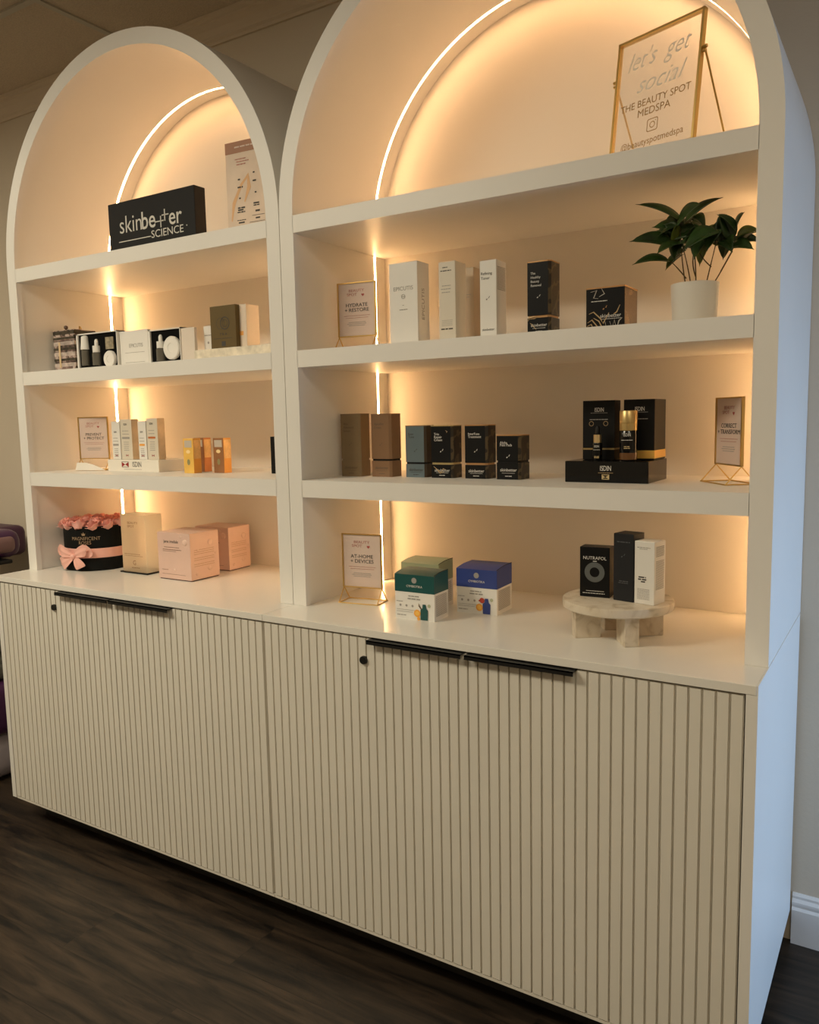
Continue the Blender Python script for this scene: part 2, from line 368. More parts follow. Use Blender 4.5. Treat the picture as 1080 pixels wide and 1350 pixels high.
def shelf_unit(xc, label):
    t = thing('arched_shelf_unit', label, 'shelf unit', (xc, D1, ZC), 0, 'arched lit shelf units')
    def L(o): o.location = (0-xc, -D1, -ZC); return o
    z0 = ZC+.0004; r = RO-.0012
    ry, rw, ge = .519, .0095, .0014; ri = RO-.042     # the light strips lie in a shallow groove
    bm = bm_new(); arch_sweep(bm, [(r, D1+.0195), (ri, D1+.0195), (ri, ry-rw/2), (ri+ge, ry-rw/2), (ri+ge, ry+rw/2), (ri, ry+rw/2), (ri, D-.002), (r, D-.002)], xc, SPR, z0); L(obj('shell', bm, PAINT, t, True))
    bm = bm_new(); arch_band(bm, r, RO-WF, xc, SPR, z0, D1, D1+.0195)
    for zt, zb in ((Z1, Z1-.0465), (Z2, Z2-.045), (Z3, Z3-.0447)): box(bm, xc-RO+WF-.001, xc+RO-WF+.001, D1, D1+.0195, zb, zt)
    L(obj('face_frame', bm, PAINT, t, True))
    for zt, zb in ((Z1, Z1-.0465), (Z2, Z2-.045), (Z3, Z3-.0447)):
        bm = bm_new(); box(bm, xc-RO+.0422, xc+RO-.0422, D1+.0196, D2, zb, zt); L(obj('shelf', bm, PAINT, t))
    o = [(xc+(RO-.042)*math.cos(math.pi*i/64), SPR+(RO-.042)*math.sin(math.pi*i/64)) for i in range(65)]
    pts = [(xc+RO-.042, z0)]+o+[(xc-RO+.042, z0)]
    bm = bm_new(); f = [bm.verts.new((a, D2, b)) for a, b in pts]; g = [bm.verts.new((a, D2+.012, b)) for a, b in pts]
    bm.faces.new(f); bm.faces.new(g[::-1])
    for i in range(len(f)): bm.faces.new((f[i], f[(i+1) % len(f)], g[(i+1) % len(f)], g[i]))
    L(obj('back_panel', bm, BACKP, t))
    # light strips let flush into both sides and the arch, one length per bay
    rw -= .0008; led = LED[1 if xc > 0 else -1]
    for s in (-1, 1):
        xx = xc+s*(RO-.0407)
        for za, zb in ((z0+.001, Z1-.048), (Z1+.001, Z2-.046), (Z2+.001, Z3-.046)):
            bm = bm_new(); box(bm, min(xx, xx-s*.0006), max(xx, xx-s*.0006), ry-rw/2, ry+rw/2, za, zb); L(obj('led_strip', bm, led, t))
    bm = bm_new(); arch_band(bm, RO-.0407, RO-.0412, xc, SPR, Z3+.001, ry-rw/2, ry+rw/2); L(obj('led_strip', bm, LED[0], t))
    return t
shelf_unit(U/2, 'right arched cream shelf unit, the one with the potted plant and gold framed glass sign')
shelf_unit(-U/2, 'left arched cream shelf unit, the one with the black logo block and pink boxes')

# ------------------------------------------------------------------ shared builders
def sign(label, loc, ang, w, h, l1, l2, cat='sign', hb=.041, foot=.032):
    t = thing('tabletop_sign', label, cat, loc, R(ang), 'gold framed tabletop signs'); th = .0022
    bm = bm_new(); box(bm, -w/2+.003, w/2-.003, -.0008, .0008, hb+.003, h-.003); obj('card', bm, CARD, t)
    bm = bm_new()
    for a in ((-w/2, -w/2+.0035, hb, h), (w/2-.0035, w/2, hb, h)): box(bm, a[0], a[1], -.0035, .0035, a[2], a[3])
    for a in ((hb, hb+.003), (h-.003, h)): box(bm, -w/2, w/2, -.0035, .0035, *a)
    obj('frame', bm, GOLD, t)
    bm = bm_new(); z = .0018
    for s in (-1, 1):
        x = s*(w/2-.002)
        tube(bm, [(x, -foot, z), (x, 0, hb), (x, foot, z)], .0016, 6); tube(bm, [(x, -foot, z), (x, foot, z)], .0016, 6)
    for yy in (-foot, foot): tube(bm, [(-w/2, yy, z), (w/2, yy, z)], .0018, 6)
    obj('wire_base', bm, GOLD, t)
    H = h-hb; zc = lambda f: h-H*f
    letter(t, [('BEAUTY', 0, zc(.155), H*.052, 1.25, .01), ('SPOT', -w*.12, zc(.225), H*.052, 1.25, .01)], PINKINK, y=-.001, name='heading')
    bm = bm_new()
    hx, hz = w*.17, zc(.24); k = H*.028
    poly(bm, [(hx, hz-k), (hx+k*1.1, hz+k*.2), (hx+k*.9, hz+k*.8), (hx+k*.4, hz+k*.9), (hx, hz+k*.5), (hx-k*.4, hz+k*.9), (hx-k*.9, hz+k*.8), (hx-k*1.1, hz+k*.2)], -.0014); obj('heart_mark', bm, mat('heart_ink', (.42, .08, .07), .6), t)
    letter(t, [(l1, 0, zc(.42), H*.068, 1.1, .025), (l2, 0, zc(.51), H*.068, 1.1, .025)], INK, y=-.001, name='lettering')
    bars(t, [(-w*.34, w*.34, zc(.61), .0010), (-w*.3, w*.3, zc(.65), .0010)], PINKINK, y=-.001)
    bars(t, [(-w*.22, w*.22, zc(.73), .0012), (-w*.26, w*.24, zc(.76), .0012), (-w*.22, w*.2, zc(.79), .0012)], GREYINK, y=-.001)
    return t

def tick_mark(bm, x, z, s, y):
    poly(bm, [(x-s, z-s*.55), (x-s*.55, z-s*.75), (x-s*.25, z-s*.2), (x-s*.45, z-s*.05)], y)
    poly(bm, [(x+s*.1, z), (x+s*.35, z-s*.1), (x+s*.8, z+s*.8), (x+s*.55, z+s*.75)], y)

def skin_box(label, E, ang, w, d, h, z, m, edge, band=None, words=(), ink=WINK, side=None, gapf=.255, name='skincare_box', streak=False):
    """carton of two sleeves with a narrow neck between them"""
    t = root_at(name, label, 'box', E, ang, w, d, z, None)
    c = .006
    def prism(bm, ww, dd, za, zb):
        x0, x1, y0, y1 = -ww/2, ww/2, -dd/2, dd/2
        pl = [(x0, y0), (x1-c, y0), (x1, y0+c), (x1, y1-c), (x1-c, y1), (x0+c, y1), (x0, y1-c)]
        lo = [bm.verts.new((a, b, za)) for a, b in pl]; hi = [bm.verts.new((a, b, zb)) for a, b in pl]; n = len(pl)
        bm.faces.new(lo[::-1]); bm.faces.new(hi)
        for i in range(n): bm.faces.new((lo[i], lo[(i+1) % n], hi[(i+1) % n], hi[i]))
    zn = h*gapf
    bm = bm_new(); prism(bm, w, d, 0, zn); o = obj('lower_sleeve', bm, m, t)
    bm = bm_new(); prism(bm, w-.004, d-.004, zn, zn+.0055); obj('neck_band', bm, band or edge, t)
    bm = bm_new(); prism(bm, w, d, zn+.0055, h-.0025); o2 = obj('upper_sleeve', bm, m, t)
    for q in (o, o2):
        if side:
            q.data.materials.append(side)
            for p in q.data.polygons:
                if p.normal.x > .5: p.material_index = 1
    bm = bm_new(); prism(bm, w+.0006, d+.0006, h-.0025, h); obj('top_edge', bm, edge, t)
    bm = bm_new(); tick_mark(bm, 0, h*.52, w*.09, -d/2-.0005); obj('tick_mark', bm, ink, t)
    letter(t, [('skinbetter', 0, zn*.56, w*.125, 1, .02)], ink, w, d)
    bars(t, [(-w*.28, w*.28, zn*.38, .0008), (-w*.14, w*.14, zn*.2, .0018)], ink, w, d)
    if words: letter(t, [(s, -w*.36, h*(.86-.055*i)-.004, w*.10, 1, .01, 'LEFT') for i, s in enumerate(words)], ink, w, d, name='title')
    if streak:
        for pts in streak:
            bm = bm_new(); tube(bm, [(a*w, -d/2-.0002, b*h) for a, b in pts], [.0004]+[.0011]*(len(pts)-2)+[.0004], 6); obj('gold_streak', bm, mat('streak_gold', (.62, .45, .24), .3, metal=.3), t)
    return t

# ------------------------------------------------------------------ right unit: top bay, gold framed glass sign
def easel_sign():
    A = Vector((.872, .222)); B = Vector((1.068, .150)); u = (B-A); W = u.length; ang = math.atan2(u.y, u.x)
    c = (A+B)/2
    t = thing('easel_sign', 'glass sign in a thin gold frame leaning on the top shelf of the right arch', 'sign', (c.x, c.y, Z3+.001), ang)
    H = .262; lean = R(7.5)
    fr = bpy.data.objects.new('glass_panel', None)
    q = .0027
    Rm = Matrix.Rotation(-lean, 4, 'X')
    def tilt(o): o.data.transform(Rm); return o
    bm = bm_new()
    for a in ((-W/2, -W/2+2*q, 0, H), (W/2-2*q, W/2, 0, H)): box(bm, a[0], a[1], -.006, .006, a[2], a[3], .0006)
    for a in ((0, 2*q), (H-2*q, H)): box(bm, -W/2, W/2, -.006, .006, *a, .0006)
    tilt(obj('frame', bm, GOLD, t))
    bm = bm_new(); box(bm, -W/2+2*q, W/2-2*q, -.001, .001, 2*q, H-2*q); tilt(obj('glass_pane', bm, CLEAR, t))
    ps = mat('pale_script', (.80, .76, .68), .6); gl = mat('gold_letters', (.30, .19, .07), .5)
    letter(t, [("let's  get", -.004, H*.80, .040, .8, -.010, 'CENTER', .02), ('social', .005, H*.59, .038, .95, -.010)], ps, y=-.0015, name='script_lettering', post=tilt, shear=.45)
    letter(t, [('THE BEAUTY SPOT', 0, H*.435, .0155, .96, .012), ('MEDSPA', 0, H*.355, .0165, .98, .012), ('@beautyspotmedspa', 0, H*.115, .0150, .88, .008)], gl, y=-.0015, post=tilt)
    bm = bm_new(); s = .0135; zc = H*.235
    def rr(s_, r_, n=6):
        out = []
        for cx, cz, a0 in ((s_-r_, s_-r_, 0), (-s_+r_, s_-r_, 90), (-s_+r_, -s_+r_, 180), (s_-r_, -s_+r_, 270)):
            for i in range(n+1): a = R(a0+90*i/n); out.append((cx+r_*math.cos(a), cz+r_*math.sin(a)))
        return out
    a = [bm.verts.new((x, -.0018, zc+z)) for x, z in rr(s, .0045)]; b = [bm.verts.new((x, -.0018, zc+z)) for x, z in rr(s-.0018, .0032)]
    for i in range(len(a)): bm.faces.new((a[i], a[(i+1) % len(a)], b[(i+1) % len(a)], b[i]))
    disc(bm, 0, zc, .0068, -.0018, 24, .0050); disc(bm, .0075, zc+.0075, .0012, -.0018, 12)
    tilt(obj('camera_icon', bm, gl, t))
    for s in (-1, 1):
        hz = H*.70; hp = Rm @ Vector((s*(W/2+.004), 0, hz))
        bm = bm_new(); tube(bm, [hp, (s*(W/2+.004), .115, .002)], .0022, 8); obj('back_leg', bm, GOLD, t)
        bm = bm_new(); tube(bm, [Rm @ Vector((s*(W/2), 0, hz)), Rm @ Vector((s*(W/2+.009), 0, hz))], .0035, 10); tube(bm, [Rm @ Vector((s*(W/2), 0, hz-.009)), Rm @ Vector((s*(W/2+.008), 0, hz-.009))], .0028, 10); obj('hinge_knob', bm, GOLD, t)
easel_sign()

# ------------------------------------------------------------------ right unit: bay with the plant (Z2)
sign('gold framed sign reading hydrate and restore, on the shelf left of the white cartons', (.1395, .28, Z2), 8, .118, .189, 'HYDRATE', '+ RESTORE')
t = carton('tall_carton', 'widest tall white carton with letter-spaced name, beside the hydrate sign', (.373, .22), 0, .086, .059, .211, Z2, WHITE)
letter(t, [('EPICUTIS', 0, .145, .0105, 1.05, .0)], GREYINK, .086, .059)
bm = bm_new(); disc(bm, 0, .125, .006, -.0302, 20, .0048)
for a in range(3): disc(bm, (a-1)*.0035, .125, .0012, -.0303, 8)
obj('emblem', bm, GREYINK, t); bars(t, [(-.012, .012, .092, .0014)], INK, .086, .059); bars(t, [(-.003, .003, .103, .0015)], GREYINK, .086, .059, name='size_mark')
letter(t, [('EPICUTIS', -.002, .105, .0135, 1.1, .0, 'CENTER', R(90))], GREYINK, .086, .059, face='side', name='side_lettering')
t = carton('tall_carton', 'cream tall carton standing in front of the darker beige one', (.494, .20), 0, .047, .056, .194, Z2, CREAM)
bars(t, [(-.018, .012, .172, .0022), (-.012, .002, .180, .0018)], INK, .047, .056, name='title'); bars(t, [(-.014, .010, .136, .0016), (-.017, .012, .128, .0016), (-.015, .008, .120, .0016)], GREYINK, .047, .056)
bars(t, [(-.018, .016, .031, .003)], INK, .047, .056, name='name_line'); bars(t, [(-.016, .014, z, .0009) for z in (.052, .048, .044, .040)], GREYINK, .047, .056, name='small_print')
t = carton('tall_carton', 'beige tall carton half hidden behind the cream one', (.493, .30), 0, .040, .058, .193, Z2, mat('beige_carton', (.52, .42, .30), .5))
bars(t, [(-.012, .012, .125, .0016), (-.010, .008, .119, .0016)], GREYINK, .040, .058)
t = carton('tall_carton', 'slim bright white carton just left of the tall black box', (.605, .20), 0, .044, .055, .184, Z2, WHITE)
letter(t, [('Refining', -.019, .153, .0068, 1, .01, 'LEFT'), ('Toner', -.019, .142, .0068, 1, .01, 'LEFT'), ('skinbetter', 0, .021, .0058, 1, .03)], INK, .044, .055)
bm = bm_new(); tick_mark(bm, 0, .095, .006, -.0279); obj('tick_mark', bm, INK, t)
bars(t, [(-.022, .022, .168-.0035*i, .0016) for i in range(16)], GREYINK, .044, .055, face='side', name='side_print')
st1 = [[(-.48, .19), (-.42, .24), (-.2, .25), (-.05, .235), (-.2, .222), (-.42, .22)], [(-.38, .165), (-.28, .13), (-.12, .07)]]
skin_box('tall black box with rose gold edges, on the shelf left of the squat black box', (.742, .20), 0, .057, .062, .167, Z2, BLACK, BRONZE, words=('The', 'Healthy', 'Beauty', 'Renewal'), side=SWIRLSIDE, gapf=.18+.05, streak=st1)
def squat():
    w_, d_, h_ = .089, .095, .096
    t = root_at('skincare_box', 'squat black box with gold swirls, on the shelf beside the potted plant', 'box', (.909, .22), 0, w_, d_, Z2)
    bm = bm_new(); box(bm, -w_/2, w_/2, -d_/2, d_/2, 0, h_-.003, .001); o = obj('carton', bm, BLACK, t); o.data.materials.append(mat('bronze_side', (.20, .12, .06), .25, metal=.3, noise=.3, nscale=30))
    for p in o.data.polygons:
        if p.normal.x > .5: p.material_index = 1
    bm = bm_new(); box(bm, -w_/2-.0004, w_/2+.0004, -d_/2-.0004, d_/2+.0004, h_-.003, h_); obj('top_edge', bm, BRONZE, t)
    sm = mat('streak_gold', (.62, .45, .24), .3, metal=.3); sm2 = mat('streak_pale', (.50, .46, .40), .3)
    for pts, m_ in (([(-.38, .90), (-.22, .93), (-.30, .76), (-.18, .74)], sm2), ([(-.1, .97), (-.02, .84), (-.16, .78)], sm2), ([(-.42, .40), (-.30, .44), (-.12, .28), (-.05, .16), (.1, .40)], sm), ([(-.46, .20), (-.34, .26), (-.2, .10), (-.16, .02)], sm), ([(-.47, .12), (-.36, .16), (-.28, .02)], sm), ([(-.30, .30), (-.16, .22), (-.08, .08), (-.1, .02)], sm), ([(.22, .36), (.30, .40), (.38, .56)], sm), ([(.12, .20), (.18, .04), (.24, .22), (.30, .02), (.36, .20), (.44, .26)], sm2), ([(0, .20), (.04, .03)], sm2)):
        bm = bm_new(); tube(bm, [(a*w_, -d_/2-.0002, b*h_) for a, b in pts], [.0005]+[.0014]*(len(pts)-2)+[.0005], 6); obj('gold_streak', bm, m_, t)
    letter(t, [('skinbetter', .14*w_, h_*.33, .0085, 1, .02)], WINK, w_, d_); bars(t, [(-.1*w_, .42*w_, h_*.26, .001)], WINK, w_, d_); bars(t, [(-.36*w_, .05*w_, h_*.68, .0016)], WINK, w_, d_, name='title')
    bm = bm_new(); tick_mark(bm, 0, h_*.52, .006, -d_/2-.0005); obj('tick_mark', bm, BRONZE, t)
squat()
def plant():
    t = thing('potted_plant', 'green leafy plant in a white cylindrical pot at the right end of the shelf', 'plant', (1.052, .25, Z2))
    bm = bm_new(); lathe(bm, [(0, 0), (.043, 0), (.0455, .003), (.0495, .082), (.0495, .086), (.047, .086), (.0465, .070), (0, .070)], 56); obj('pot', bm, POT, t, True)
    bm = bm_new(); lathe(bm, [(.0462, .071), (.03, .074), (0, .076)], 24); obj('soil', bm, mat('potting_moss', (.03, .02, .012), .9, bump=.6, bscale=80), t)
    def P(x, z, y=.25): return Vector((x-1.052, y-.25, z-Z2))
    stems = [((1.040, 1.672), (1.030, 1.72), (1.026, 1.80), .23, .22), ((1.046, 1.672), (1.036, 1.73), (1.020, 1.78), .25, .26), ((1.056, 1.672), (1.056, 1.72), (1.045, 1.80), .24, .25), ((1.072, 1.672), (1.085, 1.72), (1.100, 1.775), .25, .23), ((1.076, 1.672), (1.105, 1.715), (1.125, 1.75), .27, .26), ((1.036, 1.70), (1.018, 1.725), (1.005, 1.738), .24, .23), ((1.100, 1.712), (1.115, 1.74), (1.128, 1.77), .27, .28), ((1.056, 1.70), (1.047, 1.73), (1.060, 1.76), .24, .21), ((1.085, 1.72), (1.070, 1.735), (1.062, 1.75), .25, .24)]
    for a, b, c, y0, y1 in stems:
        bm = bm_new(); p0, p1, p2 = P(*a, y0), P(*b, (y0+y1)/2), P(*c, y1)
        pts = [p0*(1-k)**2+p1*2*k*(1-k)+p2*k*k for k in [i/8 for i in range(9)]]
        tube(bm, pts, [.0014]*5+[.0011]*4, 6); obj('stem', bm, STEM, t, True)
    def leaf(b, tip, wd, m, up=.25, droop=.012, yb=.25, yt=.25, roll=0):
        b = P(*b, yb); tip = P(*tip, yt); ax = tip-b; L = ax.length; axn = ax.normalized()
        nrm = Vector((0, -.75, .65)); nrm = (nrm-axn*nrm.dot(axn)).normalized(); nrm = Matrix.Rotation(roll, 3, axn) @ nrm
        sd = axn.cross(nrm); bm = bmesh.new(); N = 12; rows = []
        for i in range(N+1):
            k = i/N; wd_ = wd*(math.sin(math.pi*min(1, k*1.02)**.72))**.85*(1-.25*k) if 0 < k < 1 else 0
            cpt = b+ax*k+Vector((0, 0, 1))*(math.sin(math.pi*k)*droop)
            if k > .85: wd_ *= max(.1, (1-k)/.15*.8+.1)
            row = [bm.verts.new(cpt+sd*(s_*wd_)+nrm*(abs(s_)*wd_*.35)) for s_ in (-1, -.5, 0, .5, 1)]; rows.append(row)
        for i in range(N):
            for j in range(4): bm.faces.new((rows[i][j], rows[i][j+1], rows[i+1][j+1], rows[i+1][j]))
        bmesh.ops.remove_doubles(bm, verts=bm.verts[:], dist=1e-6)
        o = obj('leaf', bm, m, t, True); md = o.modifiers.new('s', 'SOLIDIFY'); md.thickness = .0005
    LV = [((1.030, 1.815), (.942, 1.856), .016, LEAF, .24, .18, .2), ((1.028, 1.818), (1.104, 1.862), .015, LEAF, .25, .26, -.2), ((1.018, 1.800), (1.080, 1.835), .021, LEAF, .22, .17, .1), ((1.026, 1.790), (.966, 1.812), .019, LEAF, .24, .22, .1), ((1.014, 1.770), (.932, 1.778), .018, LEAF, .23, .17, -.15), ((1.006, 1.775), (.946, 1.798), .012, LEAF, .26, .27, .2), ((1.004, 1.738), (.936, 1.731), .0135, LEAF, .23, .18, 0), ((1.035, 1.765), (.990, 1.745), .020, LEAF, .22, .17, .2), ((1.030, 1.780), (1.022, 1.728), .019, LEAF, .23, .19, .4), ((1.052, 1.785), (1.118, 1.806), .019, LEAF2, .30, .32, 0), ((1.108, 1.782), (1.044, 1.745), .023, LEAF, .20, .17, .1), ((1.080, 1.785), (1.062, 1.728), .021, LEAF, .23, .19, .3), ((1.100, 1.782), (1.050, 1.770), .018, LEAF, .25, .22, -.1), ((1.108, 1.760), (1.103, 1.822), .013, LEAF, .24, .23, .5), ((1.098, 1.790), (1.088, 1.742), .017, LEAF, .22, .19, 0), ((1.128, 1.768), (1.108, 1.816), .015, LEAF, .24, .2, -.3), ((1.130, 1.778), (1.178, 1.786), .012, LEAF2, .27, .29, .2), ((1.132, 1.764), (1.182, 1.760), .011, LEAF, .26, .26, .1), ((1.120, 1.752), (1.176, 1.738), .015, LEAF, .24, .21, 0), ((1.112, 1.768), (1.135, 1.735), .014, LEAF, .23, .2, .2), ((1.040, 1.830), (1.068, 1.80), .016, LEAF, .26, .27, -.3), ((1.065, 1.775), (1.054, 1.728), .014, LEAF2, .27, .28, .1), ((1.015, 1.80), (.975, 1.768), .017, LEAF, .26, .25, .3), ((1.02, 1.825), (.985, 1.80), .015, LEAF, .25, .24, -.2), ((1.085, 1.80), (1.12, 1.775), .017, LEAF, .24, .23, .1)]
    rl = random.Random(11)
    for b, tip, wd, m, yb, yt, roll in LV: leaf(b, tip, wd*1.28, m, yb=yb, yt=yt, roll=roll, droop=.008)
    for cx, cz, n in ((1.012, 1.80, 9), (1.075, 1.775, 11), (1.030, 1.765, 7), (1.125, 1.772, 6)):
        for k in range(n):
            a = rl.uniform(-.6, 3.7) if k % 3 else rl.uniform(0, 6.28); b = (cx+rl.uniform(-.018, .018), cz+rl.uniform(-.012, .012)); L = rl.uniform(.035, .058)
            tp = (min(b[0]+L*math.cos(a), 1.180), b[1]+L*.75*math.sin(a)); leaf(b, tp, rl.uniform(.012, .018), LEAF if rl.random() < .85 else LEAF2, yb=.25+rl.uniform(-.03, .03), yt=.25+rl.uniform(-.06, .05), roll=rl.uniform(-.5, .5), droop=.006)
plant()

# ------------------------------------------------------------------ right unit: bay Z1
skin_box('olive taupe foil box, leftmost of the row of slim boxes', (.126, .296), 0, .066, .055, .179, Z1, TAUPE, TAUPE, words=('Alto', 'Advanced', 'Serum'), ink=TAUPEINK)
skin_box('copper brown foil box, second from the left in the row of slim boxes', (.226, .303), -2, .066, .056, .177, Z1, COPPER, COPPER, band=BLACK, words=('AlphaRet', 'Cream'), ink=TAUPEINK)
skin_box('steel blue foil box between the copper box and the black ones', (.331, .318), 0, .065, .050, .143, Z1, STEELB, TAUPE, band=BLACK, words=('Even', 'Tone'), ink=INK, side=mat('dark_bronze_side', (.055, .035, .02), .3))
skin_box('black box with gold band and gold streaks, right next to the steel blue box', (.417, .314), -2, .068, .053, .142, Z1, BLACK, mat('pale_gold_edge', (.62, .5, .25), .3, metal=.8), words=('Trio', 'Repair', 'Cream'), side=SWIRLSIDE, streak=[[(-.40, .22), (-.2, .15), (-.05, .11), (.05, .18), (.2, .15)], [(-.3, .19), (-.1, .09), (.1, .12)], [(.18, .90), (.26, .88), (.22, .86)]])
skin_box('black box with rose gold band, second from the right in the row of slim boxes', (.519, .316), -2, .067, .053, .142, Z1, BLACK, BRONZE, words=('InterFuse', 'Treatment'), side=SWIRLSIDE)
skin_box('shortest black box, rightmost of the row of slim boxes', (.614, .312), -2, .067, .060, .115, Z1, BLACK, BRONZE, band=BLACK, words=('Alpha', 'Peel Pads'), side=SWIRLSIDE, gapf=.38)
def plinth_black():
    w_, d_, h_ = .203, .162, .0515
    t = carton('display_riser', 'long low glossy black riser holding the black and gold bottles', (.948, .285), 0, w_, d_, h_, Z1, BLACKG, cat='display riser', part='body', bev=.0015)
    letter(t, [('ISDIN', 0, h_*.66, .0125, .66, .012)], WINK, w_, d_); bars(t, [(-.018, .018, h_*.46, .0014)], mat('bronze_ink', (.35, .24, .12), .6), w_, d_)
    bm = bm_new(); yy = -d_/2-.0006
    for s in (-1, 1): poly(bm, [(0, h_*.27), (s*.009, h_*.36), (s*.009, h_*.19)], yy)
    box(bm, -.009, .009, yy, yy+.0004, h_*.36, h_*.39); box(bm, -.009, .009, yy, yy+.0004, h_*.16, h_*.19)
    obj('emblem', bm, mat('pale_gold_ink', (.62, .48, .25), .5), t)
plinth_black()
ZP = Z1+.052
def isdin_black(label, E, w_, d_, h_, gold_front=True):
    t = carton('serum_carton', label, E, 0, w_, d_, h_-.0, ZP, BLACK, bev=.001)
    letter(t, [('ISDIN', w_*.02, h_*.84, .0105, .66, .012)], WINK, w_, d_)
    bars(t, [(-w_*.25, w_*.28, h_*.79, .0008), (-w_*.28, w_*.3, h_*.68, .0016)], GREYINK, w_, d_)
    return t
t = isdin_black('black serum carton on the left of the black riser, behind the dropper bottle', (.850, .340), .080, .045, .144)
bm = bm_new(); box(bm, -.0402, .0402, -.0227, .0227, .0245, .0285); obj('gold_band', bm, mat('dull_gold', (.42, .30, .13), .35, metal=.7), t)
bm = bm_new(); disc(bm, -.018, .088, .006, -.0229, 20, .0048); disc(bm, .018, .088, .006, -.0229, 20, .0048); obj('emblem', bm, mat('bronze_ink', (.35, .24, .12), .6), t)
t = isdin_black('larger black carton with a gold base band, on the right of the black riser', (.946, .340), .074, .098, .144)
bm = bm_new(); box(bm, -.0375, .0378, -.0495, .0497, .004, .023); obj('gold_band', bm, mat('bright_gold', (.85, .52, .12), .35, metal=.6), t)
def bottle(name, label, x, y, z, parts, cat='bottle', words=None, group=None):
    t = thing(name, label, cat, (x, y, z), R(8), group)
    for nm, prof, m in parts: bm = bm_new(); lathe(bm, prof, 32); obj(nm, bm, m, t, True)
    return t
t = bottle('dropper_bottle', 'small black dropper bottle with a gold collar, front left on the riser', .818, .310, ZP, [('body', [(0, 0), (.0105, 0), (.0115, .002), (.0115, .040), (.0105, .0425), (0, .0425)], BLACKG), ('collar', [(0, .0425), (.0095, .0425), (.0095, .062), (0, .062)], mat('pale_gold_metal', (.75, .58, .32), .3, metal=.9)), ('bulb', [(0, .062), (.0055, .062), (.0055, .078), (.003, .083), (0, .083)], BLACK)])
letter(t, [('ISDIN', 0, .034, .0055, .66, .012)], WINK, y=-.0118); bars(t, [(-.008, .008, .026, .0009)], WINK, y=-.0118); bars(t, [(-.006, .006, .010, .0014), (-.006, .006, .007, .0014)], mat('pale_gold_ink', (.62, .48, .25), .5), y=-.0118, name='size_mark')
t = bottle('cream_bottle', 'wide black bottle with a tall ribbed gold cap, front centre on the riser', .893, .310, ZP, [('body', [(0, 0), (.019, 0), (.0205, .002), (.0205, .070), (.0195, .0715), (0, .0715)], BLACKG), ('cap', [(0, .0715), (.0205, .0715), (.0205, .088), (.020, .0885), (.0205, .089), (.0205, .1165), (.0195, .118), (0, .118)], mat('ribbed_gold', (.55, .40, .17), .35, metal=.85)), ('amber_base', [(.0207, .003), (.0209, .004), (.0209, .018), (.0207, .019)], mat('amber_glass', (.12, .05, .015), .15))])
letter(t, [('ISDIN', 0, .061, .0078, .66, .012)], WINK, y=-.021); bars(t, [(-.013, .013, .049, .0012)], WINK, y=-.021); bars(t, [(-.007, .007, .034, .0016), (-.007, .007, .030, .0016)], mat('pale_gold_ink', (.62, .48, .25), .5), y=-.021, name='size_mark')
sign('gold framed sign turned sideways, standing alone at the right end of the shelf', (1.109, .358, Z1), -53, .125, .195, 'CORRECT', '+ TRANSFORM', foot=.036)

